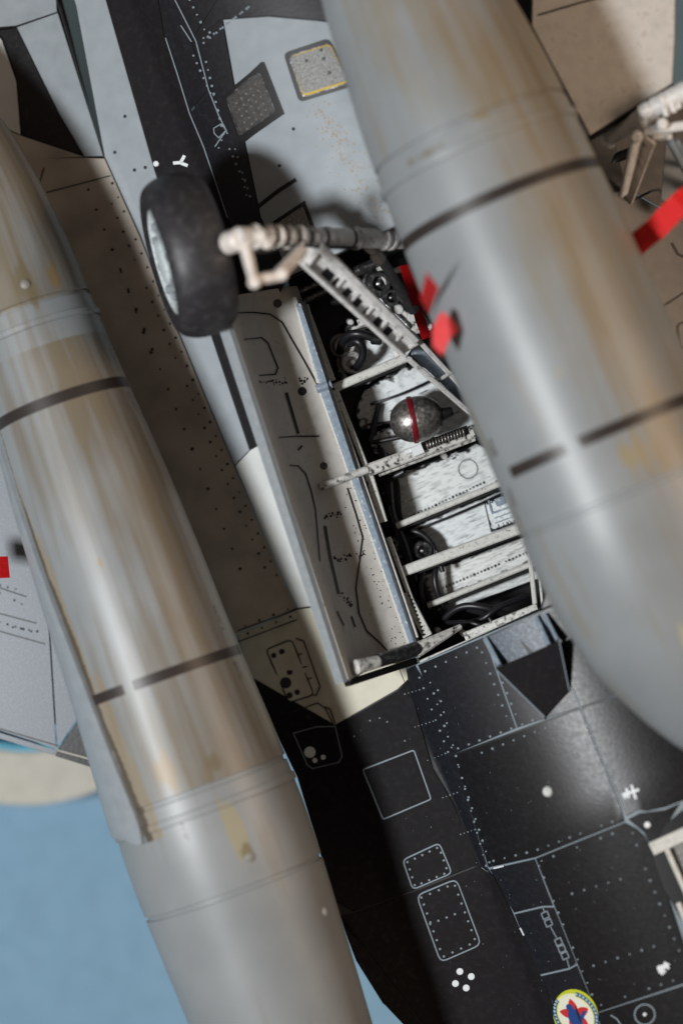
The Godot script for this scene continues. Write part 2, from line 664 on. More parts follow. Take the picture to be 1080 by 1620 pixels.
# prof: [plan y on the axis, apparent radius]; the axis runs from (x0, y0) with dx per unit of y
func tank_profile(prof: Array, ax: Callable) -> Array:
	var a: Vector3 = ax.call(prof[0][0])
	var out := []
	for q in prof:
		var at: Vector3 = ax.call(q[0])
		out.append(Vector2(at.distance_to(a), q[1] * MM * (CAMERA_HEIGHT - at.y) / CAMERA_HEIGHT))
	return out


func smooth_profile(prof: Array, grooves: Array) -> Array:
	# resamples with a gentle curve, then cuts grooves or bands [y, width, depth] into it
	var out := []
	var last: float = prof[prof.size() - 1][0]
	var y: float = prof[0][0]
	var ys := []
	while y < last:
		ys.append(y)
		y += 22.0
	ys.append(last)
	for q in ys:
		var k := 0
		while k < prof.size() - 2 and prof[k + 1][0] < q:
			k += 1
		var y0: float = prof[k][0]
		var y1: float = prof[k + 1][0]
		var pre: float = prof[maxi(k - 1, 0)][1]
		var post: float = prof[mini(k + 2, prof.size() - 1)][1]
		var r := cubic_interpolate(prof[k][1], prof[k + 1][1], pre, post, (q - y0) / (y1 - y0))
		var cut := false
		for g in grooves:
			if absf(q - g[0]) < 16.0 + g[1]:
				cut = true
		if not cut:
			out.append([q, maxf(r, 0.0)])
	for g in grooves:
		var k := 0
		while k < out.size() and out[k][0] < g[0]:
			k += 1
		var r: float = lerpf(out[k - 1][1], out[k][1], (g[0] - out[k - 1][0]) / (out[k][0] - out[k - 1][0]))
		var ins := [[g[0] - g[1] - 1.2, r], [g[0] - g[1], r - g[2]], [g[0] + g[1], r - g[2]], [g[0] + g[1] + 1.2, r]]
		for i in 4:
			out.insert(k + i, ins[i])
	return out


func build_tanks() -> void:
	# the wing tank on the left
	var ax := func(y): return P(127.0 + (y - 720.0) * 0.3556, y, 72.0 + (y - 900.0) * 0.06)
	var raw := [[60, 4], [120, 28], [205, 59], [250, 74], [330, 88], [439, 99], [515, 102], [637, 110], [761, 121], [900, 129], [1046, 135], [1250, 147], [1360, 149], [1499, 143], [1665, 134], [1760, 122]]
	var prof := smooth_profile(raw, [[497, 3.0, 3.5], [528, 4.0, -3.5], [1246, 3.0, 4.0], [1276, 5.0, -3.5], [1403, 2.6, 4.0]])
	var v_of := func(y): return (y - 60.0) / 1700.0
	var t := thing("wing_drop_tank", "brown-stained grey drop tank on the left with a flat rail along its left flank", "fuel tank", "fuel tanks under the model")
	var dark := rgb8(98, 88, 64)
	var brown := rgb8(132, 104, 58)
	var stain := func(a, v):
		var s := 0.22
		if v < 0.262:
			s = 1.0
		elif v > 0.7:
			s = 0.02
		elif v > 0.3:
			s = 1.0 - absf(a - 52.0) * 0.0095
			if a > 118.0 and a < 150.0:
				s = 0.42
		return s
	var look := tank_paint("wing_tank_paint", 11, [[v_of.call(652), 0.0045, 2, 178], [v_of.call(1083), 0.0042, 6, 104], [v_of.call(1083), 0.0042, 109, 138]], stain, [[78, v_of.call(470), 10, 0.02, dark], [52, v_of.call(478), 8, 0.016, brown], [100, v_of.call(1215), 5, 0.012, brown], [70, v_of.call(1225), 4, 0.01, dark], [72, v_of.call(1330), 5, 0.028, rgb8(150, 138, 104)], [70, v_of.call(1362), 4, 0.008, dark], [97, v_of.call(900), 3, 0.006, brown]], [[14, v_of.call(598), 3, 10], [16, v_of.call(668), 3, 10], [20, v_of.call(1010), 3, 12], [22, v_of.call(1098), 4, 9], [100, v_of.call(1290), 2, 8]], rgb8(125, 129, 131), rgb8(106, 98, 86), true)
	part("tank_body", lathe(MB.new(), ax.call(60), ax.call(1760) - ax.call(60), tank_profile(prof, ax), Vector3(0.94, 0, -0.34), 0.0, TAU, 72), look, t)
	# the rail along its flank, widening towards the nose
	var rail := MB.new()
	var dir: Vector3 = (ax.call(1760) - ax.call(60)).normalized()
	var e1 := (Vector3(0.94, 0, -0.34) - dir * Vector3(0.94, 0, -0.34).dot(dir)).normalized()
	var e2 := dir.cross(e1)
	if e2.y < 0.0:
		e2 = -e2
	var rows := []
	for i in 41:
		var y := lerpf(470.0, 1292.0, i / 40.0)
		var k := 0
		while k < raw.size() - 2 and raw[k + 1][0] < y:
			k += 1
		var r: float = lerpf(raw[k][1], raw[k + 1][1], (y - raw[k][0]) / (raw[k + 1][0] - raw[k][0]))
		var first := lerpf(157.0, 127.0, clampf((y - 640.0) / 640.0, 0.0, 1.0))
		var last := lerpf(193.0, 190.0, i / 40.0)
		if y > 1240.0:
			var f := (y - 1240.0) / 52.0
			first = lerpf(first, 130.0, f * f)
			last = lerpf(190.0, 134.0, f * f)
		var row := []
		for j in 11:
			var a := deg_to_rad(lerpf(first, last, clampf((j - 1) / 8.0, 0.0, 1.0)))
			var rr: float = (r + (7.5 if j > 0 and j < 10 else -2.0)) * MM * (CAMERA_HEIGHT - ax.call(y).y) / CAMERA_HEIGHT
			var radial := e1 * cos(a) + e2 * sin(a)
			row.append([ax.call(y) + radial * rr, radial])
		rows.append(row)
	for i in 40:
		for j in 10:
			var q := [rows[i][j], rows[i][j + 1], rows[i + 1][j + 1], rows[i + 1][j]]
			if j == 0 or j == 9:
				rail.quad(q[0][0], q[1][0], q[2][0], q[3][0], ax.call(880))
			else:
				rail.tri(q[0][0], q[1][0], q[2][0], q[0][1], q[1][1], q[2][1])
				rail.tri(q[0][0], q[2][0], q[3][0], q[0][1], q[2][1], q[3][1])
	part("flank_rail", rail, M.gray2, t)
	var mark := MB.new()
	for q in [[1126.0, 7.0]]:
		for j in 6:
			var a0 := deg_to_rad(lerpf(138.0, 163.0, j / 6.0))
			var a1 := deg_to_rad(lerpf(138.0, 163.0, (j + 1) / 6.0))
			var r := 146.5 * MM * 0.975
			var c0: Vector3 = ax.call(q[0] - q[1])
			var c1: Vector3 = ax.call(q[0] + q[1])
			var r0 := e1 * cos(a0) + e2 * sin(a0)
			var r1 := e1 * cos(a1) + e2 * sin(a1)
			mark.tri(c0 + r0 * r, c0 + r1 * r, c1 + r1 * r, r0, r1, r1)
			mark.tri(c0 + r0 * r, c1 + r1 * r, c1 + r0 * r, r0, r1, r0)
	part("rail_stripe", mark, M.ink, t)
	var fasteners := MB.new()
	for q in [[470.0, 80.0, 102.0], [1362.0, 70.0, 149.0], [1478.0, 28.0, 145.0]]:
		var a := deg_to_rad(q[1])
		var radial := e1 * cos(a) + e2 * sin(a)
		var r: float = q[2] * MM * (CAMERA_HEIGHT - ax.call(q[0]).y) / CAMERA_HEIGHT
		lathe(fasteners, ax.call(q[0]) + radial * (r - 0.003), radial, [Vector2(0, 0.008), Vector2(0.004, 0.0075), Vector2(0.006, 0.005), Vector2(0.0065, 0)], dir, 0.0, TAU, 14)
	part_each("fastener", fasteners, M.tankpaint, t)
	# the pylon that carries it
	var pylon := MB.new()
	bar(pylon, P(80, 600, -10), P(330, 1250, -10), 46, 150, Vector3.UP, 6)
	part("pylon", pylon, M.gray2, t)

	# the centre-line tank on the right
	var bx := func(y): return P(757.0 + (y - 245.0) * 0.425, y, 280.0 + (y - 500.0) * 0.04)
	var raw2 := [[-330, 70], [-250, 98], [-59, 132], [61, 147], [150, 158], [240, 164], [330, 168], [450, 172], [585, 175], [760, 176], [830, 177], [890, 173], [950, 164], [1020, 147], [1107, 106], [1160, 72], [1200, 30], [1212, 2]]
	var prof2 := smooth_profile(raw2, [[214, 2.5, 4.5], [246, 5.0, -4.5], [783, 3.0, 4.0]])
	var u_of := func(y): return (y + 330.0) / 1542.0
	var c := thing("centre_drop_tank", "larger grey drop tank on the right with brown streaks, covering half the wheel bay", "fuel tank", "fuel tanks under the model")
	var stain2 := func(a, v):
		var s := 0.12
		if v < 0.356:
			s = 0.85 - maxf(a - 95.0, 0.0) * 0.013
		elif v < 0.72:
			s = 0.72 - maxf(a - 62.0, 0.0) * 0.0105
		else:
			s = 0.08
		return s
	var look2 := tank_paint("centre_tank_paint", 31, [[u_of.call(333), 0.0052, 0, 180], [u_of.call(697), 0.0052, 0, 108], [u_of.call(697), 0.0052, 113, 152]], stain2, [[120, u_of.call(238), 14, 0.006, dark], [92, u_of.call(222), 10, 0.004, brown], [101, u_of.call(596), 2.0, 0.006, rgb8(150, 140, 110)], [84, u_of.call(740), 9, 0.016, rgb8(146, 130, 96)], [80, u_of.call(1010), 14, 0.02, rgb8(176, 172, 128)], [168, u_of.call(640), 3, 0.03, dark], [166, u_of.call(760), 3, 0.022, dark]], [[158, u_of.call(640), 4, 9], [160, u_of.call(716), 4, 10], [20, u_of.call(720), 3, 10]], rgb8(128, 133, 136), rgb8(127, 117, 101))
	part("tank_body", lathe(MB.new(), bx.call(-330), bx.call(1212) - bx.call(-330), tank_profile(prof2, bx), Vector3(0.92, 0, -0.39), 0.0, TAU, 80), look2, c)
	var pylon2 := MB.new()
	bar(pylon2, P(800, 320, 160), P(985, 760, 160), 70, 130, Vector3.UP, 6)
	part("pylon", pylon2, M.gray, c)


# ---------------------------------------------------------------- fuselage
func skin(called: String, poly: Array, m: Material, hf: Callable, lift := 0.0, gap := 0.55, thick := 6.0) -> void:
	part(called, slab(MB.new(), inset(pl(poly), gap), hf, lift, thick, 0.6), m, craft)


func build_fuselage() -> void:
	var on := belly
	# the shell under the plates: its washed paint shows in the joints
	var shell := MB.new()
	slab(shell, pl([656, 1052, 852, 968, 960, 920, 1150, 1020, 1200, 1720, 890, 1720, 640, 1058]), on, -2.2, 30.0, 0.0)
	part("lower_shell", shell, M.pale, craft)
	var shell2 := MB.new()
	slab(shell2, pl([240, -80, 900, -80, 990, 300, 1200, 420, 1200, 1000, 960, 920, 856, 962, 905, 800, 770, 430, 640, 352, 455, 440, 424, 500, 330, 250]), on, -2.4, 30.0, 0.0)
	part("upper_shell", shell2, M.ink, craft)
	var shell3 := MB.new()
	slab(shell3, pl([100, -80, 236, -80, 276, 110, 330, 240, 424, 500, 506, 700, 608, 960, 644, 1062, 690, 1215, 785, 1385, 905, 1660, 690, 1660, 605, 1587, 563, 1520, 538, 1455, 470, 1230, 392, 1070, 376, 1005, 471, 963, 371, 738, 264, 482, 221, 371, 165, 248, 120, 10]), on, -2.4, 24.0, 0.0)
	part("flank_shell", shell3, M.ink, craft)
	# black belly plates
	skin("belly_panel", [660, 1052, 766, 1007, 817, 1152, 716, 1194], M.navy, on)
	skin("belly_panel", [766, 1007, 852, 968, 900, 1082, 917, 1119, 817, 1152], M.navy, on, 0.0, 0.5)
	skin("belly_panel", [852, 968, 960, 920, 1110, 1050, 917, 1119, 900, 1082], M.black, on)
	skin("belly_panel", [716, 1196, 917, 1121, 982, 1278, 987, 1300, 846, 1357, 772, 1373], M.black, on)
	skin("belly_panel", [917, 1121, 1110, 1052, 1150, 1240, 1050, 1278, 1022, 1284, 1008, 1282, 990, 1292, 984, 1276], M.black, on)
	skin("belly_panel", [846, 1358, 987, 1301, 1006, 1311, 1018, 1322, 1034, 1350, 1100, 1550, 945, 1602, 930, 1570], M.black, on)
	skin("belly_panel", [992, 1296, 1010, 1286, 1050, 1281, 1075, 1270, 1030, 1345, 1018, 1318, 1006, 1308], M.black, on)
	skin("belly_panel", [773, 1375, 845, 1358, 875, 1434, 858, 1434, 812, 1445], M.navy, on, 0.0, 0.9)
	skin("latch_panel", [812, 1446, 858, 1435, 876, 1435, 912, 1525, 900, 1532, 852, 1543], M.navy, on, 0.0, 0.9)
	skin("belly_panel", [853, 1544, 900, 1533, 912, 1526, 930, 1570, 945, 1603, 960, 1720, 930, 1720, 872, 1585], M.navy, on, 0.0, 0.9)
	skin("belly_panel", [945, 1602, 1110, 1549, 1200, 1720, 963, 1720], M.black, on)
	skin("keel_panel", [641, 1060, 656, 1052, 673, 1078, 720, 1196, 771, 1373, 779, 1386, 757, 1369, 717, 1270, 685, 1215], M.navy, on)
	# blue-black and grey plates towards the tail
	skin("tail_panel", [352, 30, 425, 25, 505, 32, 600, 50, 560, -80, 395, -80, 305, 66], M.navy, on)
	skin("tail_panel", [240, -80, 393, -80, 303, 66, 331, 142, 298, 178, 280, 115, 262, 60], M.navy, on)
	skin("tail_panel", [305, 68, 352, 31, 385, 215, 412, 345, 440, 395, 455, 440, 400, 440, 360, 345, 322, 232, 300, 180, 333, 143], M.navy, on)
	skin("belly_panel", [353, 31, 425, 26, 505, 33, 620, 52, 720, 200, 850, 330, 636, 352, 456, 438, 440, 394, 413, 345, 386, 215], M.gray, on, 0.3, 0.3)
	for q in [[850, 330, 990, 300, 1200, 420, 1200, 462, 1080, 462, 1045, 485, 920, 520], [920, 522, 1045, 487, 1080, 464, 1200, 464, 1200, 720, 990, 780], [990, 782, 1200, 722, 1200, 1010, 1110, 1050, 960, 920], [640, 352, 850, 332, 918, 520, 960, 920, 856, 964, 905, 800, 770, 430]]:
		skin("belly_panel", q, M.dim, on)  # plates beyond the centre tank, their shade put into the grey
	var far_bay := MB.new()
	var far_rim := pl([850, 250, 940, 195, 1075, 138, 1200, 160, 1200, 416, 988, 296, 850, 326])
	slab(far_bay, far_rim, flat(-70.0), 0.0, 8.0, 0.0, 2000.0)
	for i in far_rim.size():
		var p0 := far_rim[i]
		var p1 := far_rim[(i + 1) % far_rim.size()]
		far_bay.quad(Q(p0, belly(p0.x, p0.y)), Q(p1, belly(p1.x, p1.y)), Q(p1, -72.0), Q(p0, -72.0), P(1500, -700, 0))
	part("far_wheel_bay", far_bay, M.dim, craft)  # bay floor and walls in the same shade-darkened grey
	# the flank: black band, grey strip, white and cream patches
	skin("flank_panel", [146, -80, 238, -80, 260, 60, 279, 115, 299, 180, 321, 232, 359, 345, 400, 440, 440, 530, 503, 690, 470, 690, 420, 698, 396, 711, 340, 545, 246, 270], M.flank, on, 0.2, 0.2)
	skin("flank_panel", [95, -80, 145, -80, 245, 270, 339, 545, 395, 712, 371, 736, 265, 480, 222, 370, 166, 248, 121, 10], M.gray, on, 0.2, 0.2)
	skin("flank_panel", [372, 737, 396, 712, 420, 699, 470, 691, 503, 691, 608, 950, 512, 956, 471, 962, 438, 892], M.white, on, 0.2, 0.3)
	skin("flank_panel", [376, 1003, 471, 964, 512, 958, 608, 952, 643, 1060, 645, 1075, 628, 1091, 530, 1147, 392, 1068], M.cream, on, 0.2, 0.4)
	skin("flank_panel", [393, 1070, 530, 1149, 628, 1093, 645, 1077, 684, 1215, 716, 1270, 755, 1368, 652, 1409, 560, 1442, 530, 1425, 470, 1230], M.flank, on, 0.2, 0.4)
	skin("flank_panel", [653, 1411, 756, 1370, 780, 1386, 825, 1475, 905, 1660, 700, 1660, 538, 1448, 560, 1444], M.flank, on, 0.2, 0.6)
	skin("flank_panel", [537, 1450, 698, 1662, 655, 1640, 605, 1587, 563, 1520], M.flank, on, 0.2, 0.6)
	# wing root and the wing behind the left tank
	skin("wing_root", [-60, 300, 60, 250, 133, 249, 166, 250, 221, 372, 264, 481, 370, 737, 437, 893, 470, 963, 375, 1003, 340, 1040, 200, 760, 60, 420], M.root, wing, 6.0, 0.8, 20.0)
	skin("wing_skin", [-200, 120, 36, 215, 134, 248, 60, 252, -60, 302, -300, 360], M.root, wing, 5.6, 0.6, 20.0)
	skin("wing_skin", [-10, 50, 27, 43, 48, 88, 92, 178, 132, 246, 34, 214, 28, 128, 4, 60], M.black, wing, 5.6, 0.2, 20.0)
	skin("wing_skin", [-200, 60, -12, 50, 3, 62, 26, 128, 33, 213, -200, 118], M.white, wing, 5.6, 0.2, 20.0)
	skin("wing_flap", [27, 43, 92, 20, 164, 247, 134, 248, 93, 178, 49, 88], M.gray, wing, 5.6, 0.3, 20.0)
	skin("wing_skin", [-200, -80, 84, -80, 91, 19, 26, 41, -200, 58], M.gray, wing, 5.6, 0.5, 20.0)
	skin("wing_skin", [-300, 640, 60, 700, 90, 1185, -20, 1150, -300, 1080], M.wing, wing, 6.0, 0.5, 20.0)
	skin("wing_skin", [-300, 1082, -20, 1152, 92, 1187, 86, 1195, -20, 1163, -300, 1095], M.wing, wing, 6.0, 0.4, 18.0)
	skin("wing_tip", [131, 1128, 165, 1150, 165, 1206, 91, 1186], M.black, wing, 6.0, 0.5, 20.0)
	skin("wing_tip", [91, 1188, 165, 1208, 160, 1219, 87, 1196], M.black, wing, 6.0, 0.4, 18.0)
	skin("wing_skin", [61, 701, 165, 800, 165, 1148, 131, 1126, 91, 1184], M.wing, wing, 6.0, 0.3, 20.0)
	var spar := MB.new()
	slab(spar, pl([-280, -60, 84, -60, 160, 240, 300, 640, 420, 960, 330, 1010, 150, 1110, 80, 1150, -280, 1040]), wing, -4.0, 60.0, 0.0)
	part("wing_core", spar, M.flank, craft)

	# lines and rows of rivets
	var rng := RandomNumberGenerator.new()
	rng.seed = 4
	var pale := MB.new()
	for q in [[766, 1007, 817, 1152], [277, 0, 310, 65, 330, 142, 345, 180, 360, 212], [262, 60, 280, 115, 300, 180, 322, 232, 345, 300, 360, 345], [340, 232, 358, 206, 354, 198], [286, 40, 303, 66]]:
		stroke(pale, pl(q), 1.8, on, 0.9)
	outline(pale, pl([338, 203, 350, 196, 358, 206, 346, 218, 339, 211]), 1.6, on, 0.9)
	part_each("panel_line", pale, M.pale, craft)
	var dark := MB.new()
	for q in [[90, 0, 126, 120, 164, 247], [376, 998, 440, 975, 471, 962]]:
		stroke(dark, pl(q), 2.0, wing, 6.8)
	for q in [[70, 265, 60, 300, 116, 430, 128, 440], [72, 305, 175, 278], [375, 1016, 470, 980], [105, 380, 118, 404]]:
		stroke(dark, pl(q), 2.0, wing, 6.8)
	for q in [[0, 930, 42, 944], [-10, 968, 58, 986], [-10, 996, 72, 1019], [-10, 1150, 92, 1180]]:
		stroke(dark, pl(q), 2.0, wing, 6.8)
	stroke(dark, pl([714, 1196, 917, 1120, 974, 1098, 1100, 1056]), 3.6, on, 0.7)
	part_each("panel_line", dark, M.ink, craft)
	var white_studs := MB.new()
	for q in [[672, 1062, 760, 1022], [680, 1080, 716, 1190], [663, 1072, 712, 1200], [724, 1184, 810, 1152, 908, 1114], [774, 1030, 820, 1142], [762, 1032, 806, 1148], [728, 1204, 912, 1132], [922, 1130, 978, 1276], [780, 1362, 845, 1346, 978, 1296], [724, 1210, 774, 1366], [692, 1092, 770, 1376]]:
		studs(white_studs, pl(q), 18.0, 1.9, on, rng)
	for q in [[856, 1362, 986, 1312], [852, 1370, 936, 1574], [1000, 1318, 1018, 1370, 1080, 1520], [950, 1590, 1080, 1546], [904, 1414, 984, 1390], [938, 1528, 1050, 1492]]:
		studs(white_studs, pl(q), 20.0, 1.9, on, rng)
	for q in [[300, 0, 330, 60, 395, 10], [306, 88, 334, 150], [312, 76, 402, 4], [326, 98, 355, 218, 384, 282, 392, 320], [338, 150, 350, 196], [372, 236, 398, 318], [346, 234, 352, 218], [322, 60, 340, 44]]:
		studs(white_studs, pl(q), 13.0, 2.1, on, rng)
	for q in [[640, 1098, 668, 1090], [656, 1150, 688, 1140], [676, 1203, 704, 1192], [700, 1262, 728, 1252], [728, 1320, 752, 1312]]:
		studs(white_studs, pl(q), 6.0, 1.2, on, rng)
	stuff(part("rivets", white_studs, M.pale, craft))
	var dots := MB.new()
	for q in [[1023, 1305, 5], [727, 1537, 5.5], [745, 1545, 5.5], [720, 1556, 5.5], [737, 1563, 5.5], [616, 1247, 3.2], [628, 1243, 3.2], [645, 1231, 3.2], [247, 259, 4.5], [1019, 1605, 3], [490, 1190, 9], [498, 1203, 4], [511, 1198, 4]]:
		slab(dots, circle(q[0], q[1], q[2]), on, 1.6, 2.4, 0.6)
	part_each("white_dot", dots, M.bright, craft)
	var knob := MB.new()
	lathe(knob, P(867, 1252, belly(867, 1252)), Vector3(-0.3, 1, -0.1), [Vector2(0, 0.009), Vector2(0.004, 0.0088), Vector2(0.0075, 0.006), Vector2(0.009, 0.0)], Vector3.RIGHT, 0.0, TAU, 18)
	part("knob", knob, M.white, craft)
	var dust := MB.new()
	for i in 110:
		var p := Vector2(700, 1100).lerp(Vector2(900, 1600), rng.randf()) + ACROSS * rng.randf_range(-150.0, 190.0)
		stud(dust, p, rng.randf_range(0.35, 0.8), on, 0.1)
	stuff(part("dust", dust, M.pale, craft))
	var black_studs := MB.new()
	for q in [[178, 290, 232, 420, 300, 588, 372, 764, 440, 915], [168, 300, 224, 436, 290, 596, 362, 770, 428, 918], [388, 990, 478, 955], [392, 1002, 474, 970]]:
		studs(black_studs, pl(q), 24.0, 2.2, wing_top, rng)
	for q in [[140, 300, 380, 900], [192, 430, 240, 560]]:
		studs(black_studs, pl(q), 34.0, 2.6, wing_top, rng)
	for q in [[0, 926, 34, 934], [0, 938, 36, 956], [0, 984, 60, 1002], [8, 990, 66, 1000]]:
		studs(black_studs, pl(q), 13.0, 1.9, wing_low, rng)
	for q in [[198, 184], [182, 241], [230, 265], [213, 269], [382, 160], [464, 204], [442, 262]]:
		stud(black_studs, Vector2(q[0], q[1]), 2.8, on)
	stuff(part("dark_rivets", black_studs, M.ink, craft))
	# hatches outlined on the flank
	for q in [[[572, 1217, 655, 1185, 683, 1265, 605, 1298], 5.0, M.flank, M.pale], [[635, 1360, 695, 1332, 716, 1382, 652, 1409], 9.0, M.flank, M.pale], [[657, 1416, 722, 1389, 762, 1495, 696, 1524], 12.0, M.flank, M.pale], [[419, 1027, 462, 1010, 498, 1100, 456, 1113], 9.0, M.cream, M.ink]]:
		var frame := part("hatch", slab(MB.new(), rounded(pl(q[0]), q[1]), on, 1.2, 2.4, 0.5), q[3], craft)
		part("hatch_lid", slab(MB.new(), inset(rounded(pl(q[0]), q[1]), 2.3), on, 1.9, 2.4, 0.5), q[2], frame)
	var hatch_line := MB.new()
	stroke(hatch_line, pl([462, 1127, 502, 1112, 514, 1120, 528, 1148]), 2.0, on, 1.4)
	for q in [[468, 1010, 480, 1014, 506, 1086, 500, 1100, 494, 1100], [478, 1034, 471, 1036], [486, 1054, 478, 1056], [493, 1072, 485, 1075], [512, 1118, 522, 1122, 530, 1145]]:
		stroke(hatch_line, pl(q), 2.0, on, 2.6, 2.0)
	for q in [[433, 1037, 4.5], [446, 1031, 5], [458, 1063, 5], [452, 1080, 9], [458, 1100, 5], [470, 1095, 4.5], [488, 1135, 4]]:
		slab(hatch_line, circle(q[0], q[1], q[2]), on, 2.8, 2.0, 0.4)
	part_each("hatch_marking", hatch_line, M.ink, craft)
	var hatch_studs := MB.new()
	for q in [[[644, 1364, 694, 1340, 708, 1380, 656, 1402, 644, 1364], 13.0], [[666, 1420, 718, 1398, 752, 1490, 700, 1514, 666, 1420], 15.0], [[680, 1462, 730, 1442], 14.0]]:
		studs(hatch_studs, pl(q[0]), q[1], 2.0, on_lid)
	for q in [[560, 1165], [585, 1140], [600, 1136], [612, 1142], [640, 1172], [645, 1200]]:
		stud(hatch_studs, Vector2(q[0], q[1]), 1.4, on)
	stuff(part("hatch_rivets", hatch_studs, M.pale, craft))
	var dim_outline := MB.new()
	outline(dim_outline, pl([464, 1160, 500, 1150, 530, 1149, 541, 1196, 536, 1206, 494, 1216, 486, 1210]), 1.5, on, 1.0)
	part_each("hatch_marking", dim_outline, M.pale, craft)
	# chain of latches
	var latch := MB.new()
	for q in [[862, 1448], [867, 1460], [883, 1490], [888, 1501], [893, 1512]]:
		var c := Vector2(q[0], q[1])
		var box := PackedVector2Array([c - ACROSS * 5 - ALONG * 5, c + ACROSS * 5 - ALONG * 5, c + ACROSS * 5 + ALONG * 5, c - ACROSS * 5 + ALONG * 5])
		outline(latch, box, 1.8, on, 1.0)
	for q in [[858, 1436, 861, 1443], [870, 1466, 880, 1484], [896, 1518, 900, 1531]]:
		stroke(latch, pl(q), 1.6, on, 1.0)
	part_each("latch_marking", latch, M.pale, craft)
	# letters and small marks
	var mark := MB.new()
	for q in [[274, 258, 287, 257], [286, 257, 292, 246], [286, 258, 297, 262]]:
		stroke(mark, pl(q), 5.0, on, 1.0)
	for q in [[1044, 1540, 1040, 1531, 1052, 1538], [1040, 1530, 1056, 1526, 1050, 1524]]:
		stroke(mark, pl(q), 4.0, on, 1.0)
	stroke(mark, pl([1042, 1534, 1055, 1528]), 5.5, on, 1.2)
	stroke(mark, pl([1050, 1522, 1057, 1533]), 4.0, on, 1.1)
	stroke(mark, pl([1040, 1531, 1048, 1542]), 4.0, on, 1.1)
	for q in [[990, 1247, 994, 1262], [998, 1242, 1005, 1264]]:
		stroke(mark, pl(q), 4.0, on, 1.1)
	stroke(mark, pl([984, 1258, 1010, 1249]), 4.5, on, 1.3)
	stroke(mark, pl([986, 1254, 989, 1263]), 4.0, on, 1.0)
	for q in [[822, 1468, 828, 1480], [780, 1374, 796, 1370]]:
		stroke(mark, pl(q), 2.2, on, 1.0)
	part_each("white_marking", mark, M.bright, craft)
	var ring := MB.new()
	outline(ring, circle(1019, 1605, 16, 24), 2.2, on, 1.0)
	stroke(ring, pl([965, 1606, 975, 1612, 983, 1624]), 2.0, on, 1.0)
	part_each("ring_marking", ring, M.pale, craft)
	# vents in the grey skin
	var vent := part("vent_frame", slab(MB.new(), pl([351, 154, 372, 134, 394, 116, 413, 98, 418, 98, 450, 180, 424, 198, 404, 212, 386, 226, 378, 224]), on, 1.2, 3.0, 0.4), M.soot, craft)
	var rim := MB.new()
	slab(rim, rounded(pl([357, 157, 384, 130, 411, 112, 437, 176, 408, 197, 378, 216]), 6.0), on, 1.8, 3.0, 0.6)
	part("vent_rim", rim, M.dark_steel, vent)
	var grille := MB.new()
	slab(grille, rounded(pl([360, 158, 385, 133, 409, 115, 433, 175, 406, 194, 380, 212]), 6.0), on, 2.4, 3.0, 0.4)
	part("vent_grille", grille, M.grille, vent)
	var holes := MB.new()
	for i in 5:
		for j in 5:
			stud(holes, Vector2(374, 163).lerp(Vector2(404, 133), j / 4.0) + ALONG * (i * 11.0), 2.0, func(x, y): return belly(x, y) + 2.2)
	stuff(part("vent_pins", holes, M.dim, vent))
	var vent2 := part("vent_frame", slab(MB.new(), rounded(pl([448, 84, 520, 60, 560, 136, 473, 162]), 9.0), on, 1.2, 3.0, 0.4), M.soot, craft)
	part("vent_rim", slab(MB.new(), rounded(pl([455, 88, 522, 67, 552, 132, 478, 156]), 8.0), on, 1.8, 3.0, 0.5), M.dark_steel, vent2)
	part("yellow_border", slab(MB.new(), rounded(pl([459, 89, 522, 69, 551, 130, 480, 153]), 7.0), on, 2.2, 3.0, 0.3), M.yellow, vent2)
	part("vent_plate", slab(MB.new(), rounded(pl([459, 90, 521, 71, 550, 127, 480, 149]), 6.0), on, 2.7, 3.0, 0.6), M.grit, vent2)
	var slots := MB.new()
	for q in [[485, 96, 2.6], [508, 79, 2.6], [512, 93, 2.6], [521, 115, 3.0]]:
		slab(slots, circle(q[0], q[1], q[2], 10), on, 3.4, 2.0, 0.3)
	part_each("vent_screw", slots, M.soot, vent2)
	var vent3 := part("vent_frame", slab(MB.new(), pl([432, 350, 482, 317, 498, 360, 470, 380, 440, 390]), on, 1.2, 3.0, 0.4), M.soot, craft)
	part("vent_plate", slab(MB.new(), rounded(pl([440, 352, 479, 326, 491, 360, 465, 376, 446, 380]), 5.0), on, 1.8, 3.0, 0.5), M.grit, vent3)
	var thick_line := MB.new()
	stroke(thick_line, pl([407, 328, 440, 302, 468, 284]), 6.5, on, 1.1)
	part("black_marking", thick_line, M.soot, craft)
	var grit := MB.new()
	for i in 260:
		var f := rng.randf()
		var c := Vector2(496, 165).lerp(Vector2(600, 345), f) + Vector2(rng.randfn(6.0, 10.0 + 8.0 * f), rng.randfn(0.0, 5.0))
		stud(grit, c, rng.randf_range(0.5, 1.35), on, 0.2)
	stuff(part("brown_grit", grit, M.soil, craft))

	# squadron badge, a flat printed disc with two scrolls
	part("badge", slab(MB.new(), badge_outline(), on, 1.4, 1.2, 0.0, 8.0), badge_print(), craft)

	# the scoop ahead of the bay: throat, vanes and a wedge-shaped lip
	var throat := part("scoop_throat", slab(MB.new(), pl([766, 1010, 852, 972, 884, 1016, 786, 1056]), on, 0.8, 1.6, 0.3), M.slate, craft)
	var vane := MB.new()
	for q in [[Vector2(768, 1012), Vector2(790, 1054), 8.0], [Vector2(848, 978), Vector2(868, 1022), 7.0], [Vector2(862, 974), Vector2(882, 1014), 6.0]]:
		bar(vane, Q(q[0], belly(q[0].x, q[0].y) + 2.0), Q(q[1], belly(q[1].x, q[1].y) + 20.0), q[2], 14)
	part_each("scoop_vane", vane, M.rail, throat)
	var slit := MB.new()
	for q in [[772, 1022, 800, 1050, 792, 1052], [822, 1012, 842, 1032, 834, 1034]]:
		slab(slit, pl(q), on, 1.8, 2.0, 0.0)
	part_each("scoop_slit", slit, M.pit, throat)
	var lip := MB.new()
